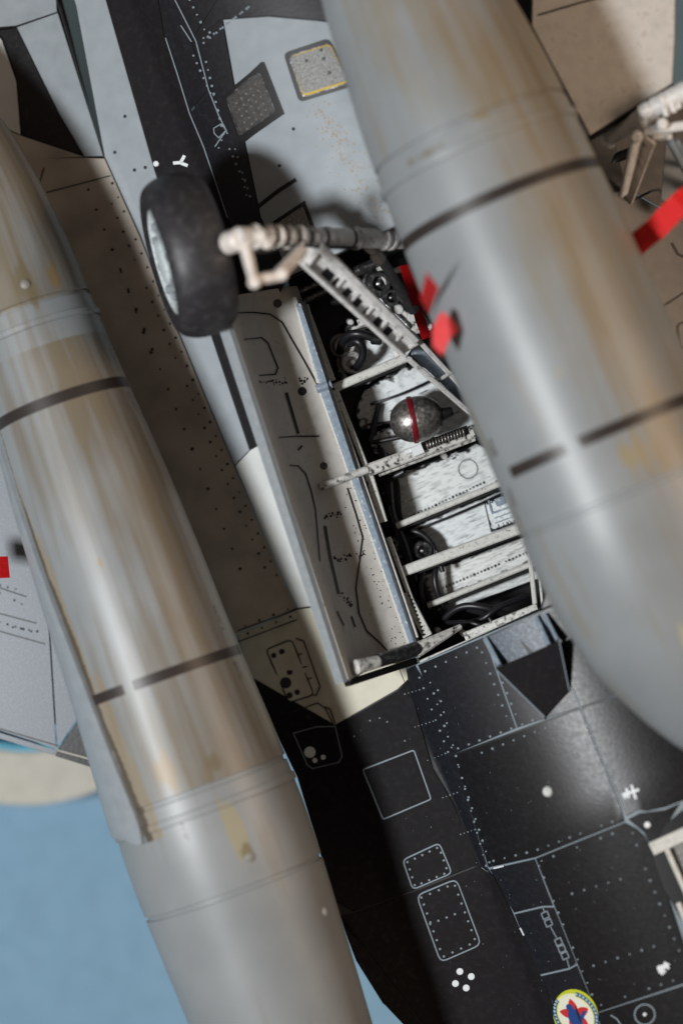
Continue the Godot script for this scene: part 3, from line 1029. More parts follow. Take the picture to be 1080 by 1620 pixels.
	var c0 := [Vector2(783, 1058), Vector2(884, 1014), Vector2(900, 1092), Vector2(861, 1134)]
	var tops := [P(783, 1058, belly(783, 1058) + 46.0), P(884, 1014, belly(884, 1014) + 40.0), P(900, 1092, belly(900, 1092) + 3.0), P(861, 1134, belly(861, 1134) + 3.0)]
	var feet := []
	for c in [Vector2(787, 1056), Vector2(886, 1016), Vector2(904, 1092), Vector2(862, 1139)]:
		feet.append(Q(c, belly(c.x, c.y) - 2.0))
	var core: Vector3 = (tops[0] + tops[2] + feet[1] + feet[3]) * 0.25
	lip.quad(tops[0], tops[1], tops[2], tops[3], core)
	for i in [1, 2, 3]:
		lip.quad(tops[i], tops[(i + 1) % 4], feet[(i + 1) % 4], feet[i], core)
	# underside of the lip, leaving the mouth open
	lip.quad(tops[0] - Vector3(0, 0.006, 0), tops[1] - Vector3(0, 0.006, 0), tops[2] - Vector3(0, 0.004, 0), tops[3] - Vector3(0, 0.004, 0), core + Vector3(0, 0.2, 0))
	lip.quad(tops[0], tops[1], tops[1] - Vector3(0, 0.006, 0), tops[0] - Vector3(0, 0.006, 0), core)
	part("scoop_lip", lip, M.flank, craft)
	var edge := MB.new()
	tube(edge, [tops[0], tops[0].lerp(tops[3], 0.5), tops[3]], 1.4, 6)
	tube(edge, [tops[1], tops[1].lerp(tops[2], 0.5), tops[2]], 1.2, 6)
	part_each("scoop_edge", edge, M.pale, craft)
	var strake := MB.new()
	stroke(strake, pl([853, 968, 876, 1012, 900, 1082, 918, 1120, 985, 1280]), 2.2, on, 1.4, 2.4)
	part("scoop_strake", strake, M.pale, craft)
	# nose gear bay at the right edge
	var bay := part("nose_bay", slab(MB.new(), pl([1029, 1348, 1052, 1304, 1090, 1272, 1200, 1226, 1200, 1570, 1096, 1490, 1048, 1404]), on, 1.2, 2.4, 0.3), M.pit, craft)
	var lips := MB.new()
	for q in [[1030, 1343, 1110, 1306, 20.0, 12.0], [1053, 1342, 1088, 1420, 8.0, 6.0], [1072, 1428, 1100, 1500, 8.0, 6.0]]:
		bar(lips, P(q[0], q[1], belly(q[0], q[1]) + 4.0), P(q[2], q[3], belly(q[2], q[3]) + 4.0), q[4], q[5])
	part_each("bay_frame", lips, M.chipped, bay)
	part("bay_frame", slab(MB.new(), pl([1064, 1338, 1110, 1312, 1130, 1375, 1084, 1385]), on, 1.8, 2.0, 0.4), M.grit, bay)


func wing_top(x: float, y: float) -> float:
	return wing(x, y) + 6.0


func wing_low(x: float, y: float) -> float:
	return wing(x, y) + 6.0


func on_lid(x: float, y: float) -> float:
	return belly(x, y) + 1.7


func badge_outline() -> PackedVector2Array:
	var out := PackedVector2Array()
	for i in 28:
		var a := TAU * i / 28
		out.append(Vector2(910, 1606) + ACROSS * cos(a) * 35.0 + ALONG * sin(a) * 42.0)
	return out


func badge_print() -> StandardMaterial3D:
	var size := 200
	var im := Image.create(size, size, false, Image.FORMAT_RGB8)
	for y in size:
		for x in size:
			var p := Vector2((x + 0.5) / size * 2.0 - 1.0, (y + 0.5) / size * 2.0 - 1.0)
			var r := p.length()
			var a := atan2(p.y, p.x)
			var c := rgb8(226, 224, 206)
			if r > 0.95:
				c = rgb8(196, 200, 40)
			elif r > 0.74:
				c = rgb8(30, 76, 120)
				if r < 0.78:
					c = rgb8(206, 204, 40)
				elif absf(r - 0.865) < 0.045 and fmod(a + 10.0, 0.17) < 0.1:
					c = rgb8(170, 190, 200)
				if a < -1.15 and a > -2.2:
					c = rgb8(222, 222, 190) if r < 0.86 else rgb8(190, 196, 40)
			else:
				var q := p.rotated(0.25)
				var spoke := 0.3 + 0.36 * absf(fmod(atan2(q.y, q.x) + 10.0 * TAU, TAU / 5.0) / (TAU / 10.0) - 1.0)
				if r < spoke:
					c = rgb8(196, 44, 44)
				if Vector2(p.x * 1.5 + 0.1, p.y * 1.05 - 0.12).length() < 0.42 or Vector2(p.x + 0.12, p.y + 0.32).length() < 0.15 or absf(p.x + p.y * 0.9 - 0.35) < 0.09 and p.y > -0.1 and p.y < 0.5:
					c = rgb8(36, 66, 128)
				if absf(p.x - 0.12) < 0.05 and p.y < 0.3 and p.y > -0.35 and absf(p.x - 0.12 + p.y * 0.2) < 0.06:
					c = rgb8(24, 26, 40)
			im.set_pixel(x, y, c)
	var m := StandardMaterial3D.new()
	m.resource_name = "badge_print"
	m.albedo_texture = ImageTexture.create_from_image(im)
	m.roughness = 0.45
	return m


# ---------------------------------------------------------------- main wheel bay
func build_bay() -> void:
	var floor_mesh := MB.new()
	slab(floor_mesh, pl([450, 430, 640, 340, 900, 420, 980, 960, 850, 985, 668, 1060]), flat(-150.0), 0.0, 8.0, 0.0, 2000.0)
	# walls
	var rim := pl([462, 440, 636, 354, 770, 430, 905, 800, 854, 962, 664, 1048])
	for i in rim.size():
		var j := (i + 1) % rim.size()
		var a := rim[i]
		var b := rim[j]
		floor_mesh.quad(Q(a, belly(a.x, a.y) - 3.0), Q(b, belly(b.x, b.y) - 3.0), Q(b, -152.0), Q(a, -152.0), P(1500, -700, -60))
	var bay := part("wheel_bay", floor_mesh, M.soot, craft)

	# white floor plates, slightly bowed like the duct behind them
	var bow := func(x, y): return -112.0 + 16.0 * cos((across(x, y) - 130.0) / 110.0)
	var plates := [[[560, 650, 574, 618, 640, 574, 720, 590, 780, 690, 724, 708, 622, 668, 570, 684], 0], [[576, 688, 622, 672, 724, 710, 640, 722, 592, 720], 1], [[598, 774, 620, 752, 752, 700, 800, 720, 830, 756, 625, 838], 1], [[616, 852, 690, 812, 800, 768, 850, 826, 650, 902, 622, 886], 0], [[656, 912, 834, 846, 870, 880, 682, 952], 2], [[684, 956, 850, 894, 880, 906, 694, 974], 3], [[530, 596, 546, 545, 600, 522, 660, 540, 640, 572, 552, 606], 0], [[600, 486, 636, 452, 690, 520, 650, 536], 3]]
	for q in plates:
		part("floor_panel", slab(MB.new(), pl(q[0]), bow, 0.0, 14.0, 2.0, 20.0), M.panels[q[1]], bay)
	var creases := MB.new()
	for q in [[580, 672, 622, 667], [628, 742, 618, 800]]:
		stroke(creases, pl(q), 4.0, bow, 1.0)
	outline(creases, circle(740, 742, 15, 20), 1.2, bow, 0.7)
	part_each("floor_crease", creases, M.soot, bay)
	var studs_mesh := MB.new()
	var rng := RandomNumberGenerator.new()
	rng.seed = 8
	for q in [[640, 822, 772, 760], [700, 930, 838, 872]]:
		studs(studs_mesh, pl(q), 6.0, 2.2, bow, rng)
	stuff(part("floor_rivets", studs_mesh, M.soot, bay))

	# frames across the bay: [x0, y0, h0, x1, y1, h1, width, height]
	for q in [[529, 614, -26, 642, 566, -20, 14, 26], [627, 832, -58, 792, 764, -48, 10, 22], [631, 906, -30, 860, 822, -14, 17, 24], [676, 958, -60, 850, 888, -52, 9, 18]]:
		part("rib", bar(MB.new(), P(q[0], q[1], q[2]), P(q[3], q[4], q[5]), q[6], q[7], Vector3.UP, 2.0), M.chipped, bay)
		var flange := MB.new()
		bar(flange, P(q[0], q[1] + 8, q[2] - 20), P(q[3], q[4] + 8, q[5] - 20), q[6] * 0.6, 8)
		part("rib_flange", flange, M.soot, bay)
	# long rails on the hinge side
	part("rail", bar(MB.new(), P(476, 480, 2), P(513, 606, 2), 15, 26, Vector3.UP, 4.0), M.rail, bay)
	part("rail", bar(MB.new(), P(515, 618, 4), P(654, 1020, 2), 17, 26, Vector3.UP, 4.0, 11.0), M.rail, bay)
	part("rail_joint", bar(MB.new(), P(500, 616, 10), P(524, 607, 10), 13, 20, Vector3.UP, 4.0), M.rail, bay)
	var strip := MB.new()
	bar(strip, P(466, 470, 6), P(504, 606, 6), 7, 10)
	bar(strip, P(508, 622, 6), P(648, 1020, 5), 6, 10)
	bar(strip, P(486, 482, 2), P(522, 602, 2), 4, 14)
	bar(strip, P(526, 618, 2), P(660, 1008, 2), 4, 14)
	part_each("edge_strip", strip, M.chipped, bay)
	for q in [[490, 500, 527, 602, 8.0], [531, 618, 580, 742, 9.0], [581, 744, 606, 826, 14.0], [614, 850, 672, 1008, 8.0], [640, 938, 676, 1006, 16.0]]:
		part("stringer", bar(MB.new(), P(q[0], q[1], -14), P(q[2], q[3], -14), q[4], 14, Vector3.UP, 1.5), M.chipped, bay)
	var nuts := MB.new()
	for i in 9:
		var p := Vector2(497, 545).lerp(Vector2(578, 766), i / 8.0)
		lathe(nuts, Q(p, -30.0), Vector3.UP, [Vector2(0, 0.008), Vector2(0.02, 0.0075), Vector2(0.024, 0.004), Vector2(0.025, 0.0)], Vector3.RIGHT, 0.0, TAU, 10)
	part_each("nut", nuts, M.soot, bay)

	# the tube with a spring that crosses the bay and the hinge
	part("crossbar", rod(MB.new(), P(505, 771, 22), P(583, 742, 12), 6.5), M.rough, bay)
	var box := MB.new()
	bar(box, P(582, 744, 4), P(748, 684, -6), 20, 22, Vector3.UP, 2.5)
	bar(box, P(600, 752, 0), P(750, 696, -10), 4, 26)
	part_each("crossbar", box, M.rough, bay)
	var trough := MB.new()
	bar(trough, P(668, 707, 8), P(740, 680, 4), 15, 4)
	part("spring_seat", trough, M.soot, bay)
	var spring := MB.new()
	var coil := []
	var s0 := P(674, 705, 14)
	var s1 := P(733, 683, 10)
	var along_spring := (s1 - s0).normalized()
	var lift_dir := along_spring.cross(Vector3.UP).normalized()
	for i in 100:
		var a := i / 8.0 * TAU
		coil.append(s0.lerp(s1, i / 99.0) + (lift_dir * cos(a) + Vector3.UP * sin(a)) * 0.0058)
	tube(spring, coil, 1.5, 6)
	part("spring", spring, M.steel, bay)
	var clip := MB.new()
	bar(clip, P(652, 716, 16), P(668, 709, 16), 16, 12)
	bar(clip, P(640, 716, 14), P(650, 712, 14), 8, 8)
	part_each("clip", clip, M.bright, bay)

	# bottle
	var b0 := P(616, 671, -30)
	var b1 := P(702, 655, -30)
	var bottle := MB.new()
	var prof := []
	for i in 25:
		var f := i / 24.0
		prof.append(Vector2(f * 0.088, 0.0365 * sqrt(maxf(0.0, 1.0 - pow(absf(2.0 * f - 1.0), 2.2)))))
	part("bottle", lathe(bottle, b0, b1 - b0, prof, Vector3(0, 0, 1), 0.0, TAU, 36), M.steel, bay)
	var band := MB.new()
	var bandprof := [Vector2(0.033, 0.034), Vector2(0.033, 0.0372), Vector2(0.035, 0.0382), Vector2(0.039, 0.0382), Vector2(0.041, 0.0378), Vector2(0.041, 0.034)]
	part("bottle_band", lathe(band, b0, b1 - b0, bandprof, Vector3(0, 0, 1), 0.0, TAU, 30), M.crimson, bay)
	var neck := MB.new()
	rod(neck, P(694, 657, -28), P(716, 650, -26), 12, 8)
	part("bottle_neck", neck, M.hose, bay)

	# hoses, fittings and wires
	for q in [[[538, 556, -60, 545, 536, -30, 560, 528, -14, 578, 530, -12, 596, 537, -16], 7.0], [[552, 590, -90, 568, 576, -50, 574, 556, -34, 566, 540, -26, 552, 544, -40], 7.0], [[640, 850, -90, 652, 840, -70, 676, 852, -66, 690, 880, -70, 688, 920, -60, 700, 958, -70, 712, 984, -90], 5.0], [[668, 900, -70, 664, 930, -66, 672, 960, -70, 690, 990, -90], 5.0], [[646, 880, -80, 640, 920, -70, 660, 960, -60, 680, 1000, -80], 5.0], [[700, 980, -60, 730, 960, -40, 770, 962, -30, 800, 972, -40], 6.0], [[720, 990, -70, 760, 980, -30, 790, 960, -26, 830, 944, -40], 5.0], [[690, 985, -80, 740, 985, -20, 775, 990, -16, 812, 970, -30], 4.0], [[740, 965, -60, 770, 975, -28, 780, 992, -24], 4.0]]:
		var pts := []
		for i in range(0, q[0].size(), 3):
			pts.append(P(q[0][i], q[0][i + 1], q[0][i + 2]))
		part("hose", tube(MB.new(), pts, q[1]), M.hose, bay)
	part("hose_end", rod(MB.new(), P(586, 536, -14), P(604, 537, -14), 9), M.hose, bay)
	for q in [[538, 546, 17, M.gear], [550, 572, 18, M.gear], [592, 448, 20, M.dark_steel], [660, 866, 16, M.dark_steel], [611, 470, 14, M.dark_steel], [546, 520, 8, M.dark_steel]]:
		var f := MB.new()
		var r: float = q[2] * MM
		lathe(f, P(q[0], q[1], -110), Vector3(0.15, 1, 0.1), [Vector2(0, r * 1.15), Vector2(0.02, r * 1.15), Vector2(0.022, r), Vector2(0.05, r), Vector2(0.053, r * 0.85), Vector2(0.053, r * 0.6), Vector2(0.04, r * 0.55), Vector2(0.04, r * 0.3), Vector2(0.05, r * 0.25), Vector2(0.052, 0)], Vector3.RIGHT, 0.0, TAU, 22)
		part("fitting", f, q[3], bay)
	var collar := MB.new()
	lathe(collar, P(661, 866, -100), Vector3.UP, [Vector2(0, 0.026), Vector2(0.018, 0.026), Vector2(0.02, 0.023), Vector2(0.02, 0.018), Vector2(0.0, 0.018)], Vector3.RIGHT, 0.0, TAU, 24)
	part_each("collar", collar, M.soot, bay)
	for q in [[560, 610, -60, 640, 572, -60, 5], [590, 700, -70, 640, 690, -60, 4], [600, 640, -90, 584, 700, -80, 5], [612, 760, -70, 640, 745, -60, 6], [614, 800, -80, 628, 850, -80, 5], [640, 900, -90, 660, 950, -90, 4], [520, 480, -60, 560, 468, -60, 8], [566, 470, -40, 600, 500, -70, 5], [690, 870, -60, 700, 905, -56, 4]]:
		part("pipe", rod(MB.new(), P(q[0], q[1], q[2]), P(q[3], q[4], q[5]), q[6]), M.hose, bay)
	for q in [[640, 470, -60, 9], [628, 488, -70, 8], [650, 500, -60, 9], [560, 520, -50, 6], [552, 508, -60, 5], [578, 600, -70, 6], [604, 690, -86, 7], [700, 720, -86, 5], [690, 996, -60, 5], [730, 1000, -30, 5]]:
		var cap := MB.new()
		rod(cap, P(q[0], q[1], q[2] - 20.0), P(q[0] + 3.0, q[1] + 2.0, q[2]), q[3])
		part("cap", cap, M.gear, bay)
	for i in 7:
		var x := 4.0 * i
		part("wire", tube(MB.new(), [P(596 + x, 700 + x, -84), P(606 + x, 750 + x * 0.6, -72), P(612 + x, 800 + x, -84), P(632 + x, 860 + x * 0.4, -76), P(650 + x, 920 + x * 0.5, -78), P(672 + x, 985, -84)], 1.6 if i % 2 == 0 else 2.2, 6), M.hose if i != 3 else M.rail, bay)
	for q in [[586, 640, 690, 598, -80], [640, 714, 760, 668, -84], [636, 846, 800, 778, -84], [690, 948, 850, 884, -84]]:
		part("wire", tube(MB.new(), [P(q[0], q[1], q[4] - 12.0), P((q[0] + q[2]) * 0.5, (q[1] + q[3]) * 0.5 + 3.0, q[4]), P(q[2], q[3], q[4] - 8.0)], 2.4, 6), M.hose, bay)
	part("bracket", bar(MB.new(), P(566, 520, -44), P(600, 506, -44), 10, 8), M.gear, bay)
	part("bracket", bar(MB.new(), P(620, 490, -80), P(664, 520, -80), 20, 10), M.rough, bay)
	part("bracket", bar(MB.new(), P(600, 420, -70), P(618, 452, -70), 14, 10), M.rough, bay)
	# box with a raised L on the right
	var case := part("equipment_box", slab(MB.new(), pl([765, 795, 800, 780, 822, 824, 776, 842]), flat(-70.0), 0.0, 30.0, 2.0, 200.0), M.panels[0], bay)
	var trim := MB.new()
	stroke(trim, pl([772, 792, 778, 812, 806, 802]), 3.0, flat(-70.0), 2.0, 3.0)
	slab(trim, rounded(pl([780, 790, 796, 784, 802, 796, 786, 802]), 3.0), flat(-70.0), 3.0, 4.0, 1.0, 200.0)
	for y in [818.0, 826.0]:
		stroke(trim, pl([782, y + 2, 812, y - 9]), 2.0, flat(-70.0), 2.0, 3.0)
	part_each("box_trim", trim, M.rail, bay)
	var pipes := MB.new()
	for q in [[470, 462, 540, 430, 10.0, -60.0], [476, 478, 540, 446, 7.0, -50.0], [560, 430, 610, 410, 9.0, -70.0], [600, 470, 650, 520, 8.0, -80.0], [560, 500, 610, 470, 6.0, -100.0]]:
		rod(pipes, P(q[0], q[1], q[5]), P(q[2], q[3], q[5]), q[4])
	part_each("pipe", pipes, M.dark_steel, bay)
	# right post and lower sill
	var post := MB.new()
	bar(post, P(838, 884, -6), P(846, 962, 6), 7, 12)
	bar(post, P(850, 884, 4), P(858, 962, 14), 4, 12)
	part_each("post", post, M.chipped, bay)
	var sill := MB.new()
	bar(sill, P(735, 1008, -6), P(850, 962, 16), 16, 10)
	part("sill", sill, M.rough, bay)
	var lip := MB.new()
	bar(lip, P(664, 1047, 0), P(852, 966, 34), 5, 8)
	part("sill_edge", lip, M.gear, bay)


# ---------------------------------------------------------------- gear door
func build_door() -> void:
	var face := MB.new()
	slab(face, pl([353, 470, 440, 456, 470, 452, 566, 735, 663, 1015, 606, 1046, 552, 1078, 466, 815]), door, 0.0, 14.0, 1.0, 7.0)
	var d := part("gear_door", face, M.door, craft)
	var hinge := func(y): return 468.0 + (y - 450.0) * 0.3434
	var edge := MB.new()
	bar(edge, P(342, 470, 124), P(541, 1080, 126), 23, 28, Vector3.UP, 7.0, 19.0)
	part("door_edge", edge, M.gray3, d)
	var end_face := MB.new()
	bar(end_face, P(549, 1081, 122), P(655, 1046, -2), 10, 12)
	part("door_end", end_face, M.flank, d)
	var lines := MB.new()
	for q in [[371, 495, 400, 494, 428, 497, 446, 510, 460, 535, 482, 573, 510, 624], [386, 537, 414, 534, 424, 542, 440, 582, 436, 592, 410, 594], [441, 692, 470, 690, 505, 690], [458, 736, 472, 737, 484, 750, 492, 775, 499, 805, 503, 850, 506, 888], [549, 772, 562, 812, 573, 850, 568, 890, 563, 930, 568, 970, 580, 998, 600, 1016, 616, 1034]]:
		stroke(lines, pl(q), 2.2, door, 2.0, 4.0, 7.0)
	for q in [[453, 621, 463, 655, 472, 686], [514, 832, 522, 880, 536, 940]]:
		stroke(lines, pl(q), 4.5, door, 2.0, 4.0, 7.0)
	for q in [[533, 967, 544, 990], [556, 975, 562, 992], [472, 712, 478, 705]]:
		stroke(lines, pl(q), 3.0, door, 2.0, 4.0, 7.0)
	part_each("groove", lines, M.ink, d)
	for q in [[382, 540, 412, 537, 421, 545, 436, 582, 433, 588, 404, 590], [446, 745, 466, 742, 480, 756, 488, 780, 494, 808, 498, 850, 500, 880, 488, 868, 466, 806]]:
		part("pressing", slab(MB.new(), pl(q), door, 2.6, 4.0, 1.6, 7.0), M.door, d)
	var wash := MB.new()
	var rng := RandomNumberGenerator.new()
	rng.seed = 21
	for q in [[412, 606, 456, 604, 9], [514, 818, 545, 810, 6], [528, 886, 572, 876, 7], [470, 602, 486, 602, 5], [540, 942, 556, 958, 7]]:
		for i in q[4] * 3:
			var c := Vector2(q[0], q[1]).lerp(Vector2(q[2], q[3]), rng.randf()) + Vector2(rng.randfn(0, 1.5), rng.randfn(0, 2.5))
			stud(wash, c, rng.randf_range(0.8, 2.2), door, 0.15)
	for i in 110:
		var y := rng.randf_range(760.0, 1030.0)
		var x: float = hinge.call(y) - rng.randf_range(4.0, 44.0)
		stud(wash, Vector2(x, y), rng.randf_range(0.4, 1.3), door, 0.1)
	stuff(part("black_specks", wash, M.soot, d))
	var bosses := MB.new()
	slab(bosses, circle(439, 480, 7), door, 1.4, 3.0, 1.0)
	slab(bosses, circle(512, 737, 6), door, 1.4, 3.0, 1.0)
	part_each("boss", bosses, M.grille, d)
	var holes := MB.new()
	slab(holes, circle(478, 619, 7), door, 0.9, 1.6, 0.3)
	part("hole", holes, M.pit, d)
	# the lever that ties the door to the sill
	part("door_lever", rod(MB.new(), P(596, 1046, 88), P(660, 1026, 30), 11, 12), M.dark_steel, d)
	part("lever_tip", rod(MB.new(), P(560, 1056, 112), P(600, 1046, 90), 12, 10), M.rough, d)
	var wedge := MB.new()
	bar(wedge, P(655, 1030, 30), P(726, 992, 2), 24, 22, Vector3.UP, 3.0, 8.0)
	part("lever_bracket", wedge, M.rough, d)


# ---------------------------------------------------------------- main gear leg
func build_gear() -> void:
	var leg := part("landing_gear", rod(MB.new(), P(372, 374, 318), P(650, 378, 60), 14, 16, 26), M.gear, craft)
	var a := P(372, 374, 318)
	var b := P(650, 378, 60)
	var rings := MB.new()
	for q in [[0.09, 19, 10], [0.16, 18, 6], [0.21, 19, 10], [0.27, 18, 6], [0.33, 19, 12], [0.41, 17, 7]]:
		var c := a.lerp(b, q[0])
		rod(rings, c, c + (b - a).normalized() * q[2] * MM, q[1])
	part_each("collar", rings, M.rusty, leg)
	for f in [0.13, 0.19, 0.25, 0.31, 0.38, 0.47, 0.63, 0.79, 0.9]:
		var c := a.lerp(b, f)
		part("wash_ring", rod(MB.new(), c, c + (b - a).normalized() * 0.004, 15.6), M.soot, leg)
	part("brake_line", tube(MB.new(), [P(384, 392, 340), P(420, 398, 320), P(460, 388, 270), P(520, 392, 200), P(580, 390, 130)], 2.2), M.hose, leg)
	var white_rings := MB.new()
	for q in [[0.5, 17, 5], [0.66, 18, 6], [0.82, 19, 6], [0.86, 19, 6]]:
		var c := a.lerp(b, q[0])
		rod(white_rings, c, c + (b - a).normalized() * q[2] * MM, q[1])
	part_each("ring", white_rings, M.gear, leg)
	# wheel: axle points left, towards the viewer
	var axle := Vector3(-0.94, 0.17, 0.27).normalized()
	var hub_at := P(299, 404, 186)
	var r := 0.125
	var half := 0.047
	var tyre := MB.new()
	var tp := []
	tp.append(Vector2(-half * 0.9, r * 0.62))
	for i in 25:
		var t := PI * i / 24.0
		tp.append(Vector2(-cos(t) * half, r * 0.76 + r * 0.245 * pow(sin(t), 0.75)))
	tp.append(Vector2(half * 0.9, r * 0.66))
	tp.append(Vector2(half * 0.6, r * 0.64))
	part("tyre", lathe(tyre, hub_at, axle, tp, Vector3.UP, 0.0, TAU, 64), M.tyre, leg)
	var hub := MB.new()
	lathe(hub, hub_at, axle, [Vector2(half * 0.62, r * 0.66), Vector2(half * 0.86, r * 0.65), Vector2(half * 0.9, r * 0.6), Vector2(half * 0.75, r * 0.54), Vector2(half * 0.72, r * 0.3), Vector2(half * 0.95, r * 0.26), Vector2(half * 1.0, r * 0.1), Vector2(half * 1.0, 0)], Vector3.UP, 0.0, TAU, 40)
	part("wheel_hub", hub, M.hub, leg)
	part("wheel_disc", lathe(MB.new(), hub_at, axle, [Vector2(-half * 0.9, 0), Vector2(-half * 0.9, r * 0.3), Vector2(-half * 0.8, r * 0.63)], Vector3.UP, 0.0, TAU, 40), M.rusty, leg)
	var bolts := MB.new()
	var e1 := axle.cross(Vector3.UP).normalized()
	var e2 := axle.cross(e1).normalized()
	for i in 8:
		var c := hub_at + axle * half * 0.72 + (e1 * cos(TAU * i / 8) + e2 * sin(TAU * i / 8)) * r * 0.43
		rod(bolts, c, c + axle * 0.009, 7.0)
	part_each("hub_bolt", bolts, M.gray2, leg)
	part("axle", rod(MB.new(), hub_at, P(382, 378, 318), 19, 17), M.rusty, leg)
	# torque link
	var link := MB.new()
	bar(link, P(386, 382, 388), P(402, 446, 384), 17, 20, Vector3.UP, 5.0, 13.0)
	bar(link, P(398, 444, 380), P(446, 436, 360), 15, 16, Vector3.UP, 4.0)
	bar(link, P(440, 436, 360), P(478, 396, 300), 18, 16, Vector3.UP, 4.0)
	part_each("torque_link", link, M.rusty, leg)
	var pins := MB.new()
	for q in [[402, 447, 392, 9], [446, 434, 372, 9], [422, 385, 384, 8], [474, 402, 310, 9], [412, 372, 384, 9]]:
		rod(pins, P(q[0], q[1], q[2] - 14.0), P(q[0], q[1], q[2]), q[3])
	part_each("pin", pins, M.rusty, leg)
	# drag brace: a channel with a pierced web
	var d0 := P(488, 400, 208)
	var d1 := P(642, 546, 88)
	var dir := (d1 - d0).normalized()
	var side := dir.cross(Vector3.UP).normalized()
	var up := side.cross(dir).normalized()
	var brace := MB.new()
	bar(brace, d0, d1, 46, 7, up, 1.5, 38.0)
	part("drag_brace", brace, M.gear, leg)
	for s in [[-17.0, -13.0, 15.0], [19.0, 15.0, 8.0]]:
		part("brace_flange", bar(MB.new(), d0 + side * s[0] * MM + up * 0.008, d1 + side * s[1] * MM + up * 0.008, s[2], 22, up, 3.0), M.gear, leg)
	var web := MB.new()
	for i in 7:
		var c := d0.lerp(d1, 0.16 + i * 0.105) + side * 0.004 + up * 0.0036
		bar(web, c, c + dir * (0.019 if i == 0 else 0.011), 13, 3, up, 0.5)
	part_each("brace_hole", web, M.soot, leg)
	var crossbars := MB.new()
	for i in 5:
		var c := d0.lerp(d1, 0.3 + i * 0.15)
		bar(crossbars, c - side * 0.016 + up * 0.006, c + side * 0.018 + up * 0.006, 5, 9, up, 1.0)
	part_each("brace_web", crossbars, M.gear, leg)
	var knuckle := MB.new()
	bar(knuckle, P(622, 562, 80), P(658, 540, 80), 13, 20)
	bar(knuckle, P(478, 420, 206), P(500, 392, 208), 20, 26)
	part_each("brace_knuckle", knuckle, M.gear, leg)
	var fork := MB.new()
	bar(fork, P(652, 528, 78), P(724, 606, 10), 8, 16)
	bar(fork, P(646, 568, 74), P(742, 652, 0), 8, 16)
	bar(fork, P(690, 604, 36), P(712, 590, 26), 6, 12)
	part_each("brace_fork", fork, M.gear, leg)
	var plate := MB.new()
	slab(plate, pl([652, 536, 724, 612, 744, 650, 650, 562]), slope(650, 545, 62, -0.5, -0.25), 0.0, 6.0, 1.0, 300.0)
	part("fork_plate", plate, M.rail, leg)
	part("brace_bracket", bar(MB.new(), P(566, 512, -30), P(598, 500, -30), 12, 14), M.gear, leg)
	# retraction strut
	part("retraction_strut", rod(MB.new(), P(598, 402, 76), P(656, 494, 30), 8, 9), M.rail, leg)
	var cuff := MB.new()
	rod(cuff, P(580, 390, 92), P(594, 400, 80), 7)
	rod(cuff, P(592, 400, 82), P(604, 414, 72), 11)
	rod(cuff, P(622, 430, 60), P(638, 424, 60), 5)
	part_each("strut_cuff", cuff, M.gear, leg)

	# the gear on the far side
	var far := part("landing_gear", rod(MB.new(), P(958, 221, 135), P(1035, 172, 210), 13, 14), M.gear, craft)
	var bits := MB.new()
	rod(bits, P(956, 222, 135), P(962, 218, 141), 17)
	rod(bits, P(1012, 182, 207), P(1020, 200, 201), 9)
	rod(bits, P(1012, 180, 211), P(1032, 170, 219), 13)
	rod(bits, P(1030, 172, 215), P(1090, 140, 237), 15)
	for q in [[1046, 152, 1054, 184], [1056, 146, 1066, 178], [1066, 142, 1074, 172]]:
		rod(bits, P(q[0], q[1], 237), P(q[2], q[3], 231), 5)
	part_each("collar", bits, M.gear, far)
	var beam := MB.new()
	bar(beam, P(1018, 208, 203), P(1100, 196, 211), 14, 12, Vector3.UP, 3.0)
	rod(beam, P(1046, 196, 215), P(1048, 196, 225), 9)
	rod(beam, P(1030, 216, 195), P(1062, 216, 195), 6)
	part_each("gear_beam", beam, M.gear, far)
	part("side_brace", bar(MB.new(), P(1008, 212, 207), P(985, 308, 125), 24, 7, Vector3(0.7, 0.7, 0.2), 2.0, 17.0), M.gear, far)
	part("side_brace", bar(MB.new(), P(1026, 220, 197), P(980, 342, 60), 5, 24, Vector3(0.7, 0.7, 0.2), 1.0), M.rusty, far)
	var pivot := MB.new()
	rod(pivot, P(1007, 216, 209), P(1006, 217, 221), 9)
	part_each("pin", pivot, M.gear, far)
	var stay := MB.new()
	bar(stay, P(1058, 222, 191), P(1100, 300, 125), 10, 12)
	bar(stay, P(1068, 222, 185), P(1110, 300, 60), 8, 10)
	part_each("side_stay", stay, M.rail, far)
	var flare := MB.new()
	slab(flare, pl([1052, 226, 1066, 232, 1100, 300, 1080, 330, 1044, 316]), flat(120), 0.0, 6.0, 1.0, 300.0)
	part("door_arm", flare, M.gray, far)
	# its open door
	var tilt := slope(950, 110, 180, 0.12, 0.05)
	var leaf := MB.new()
	slab(leaf, pl([842, -80, 1068, -80, 1066, 60, 1062, 132, 932, 214, 840, 40]), tilt, 0.0, 12.0, 2.0, 400.0)
	var leaf_node := part("gear_door", leaf, M.door, craft)
	var leaf_edge := MB.new()
	bar(leaf_edge, P(926, 222, 169), P(1066, 136, 187), 9, 16)
	part("door_edge", leaf_edge, M.flank, leaf_node)
	var leaf_line := MB.new()
	stroke(leaf_line, pl([850, 24, 925, 2, 960, -6]), 3.0, tilt, 0.8)
	part_each("groove", leaf_line, M.ink, leaf_node)
	var clutter := MB.new()
	tube(clutter, [P(940, 250, 80), P(960, 262, 86), P(975, 250, 84), P(1000, 240, 90)], 8)
	tube(clutter, [P(955, 300, 70), P(968, 296, 80), P(975, 280, 80)], 8)
	part_each("hose", clutter, M.hose, far)
	var seams := MB.new()
	for q in [[998, 318, 1030, 302, 1042, 300, 1050, 312], [1062, 384, 1072, 402, 1090, 410]]:
		stroke(seams, pl(q), 4.0, belly, 1.0)
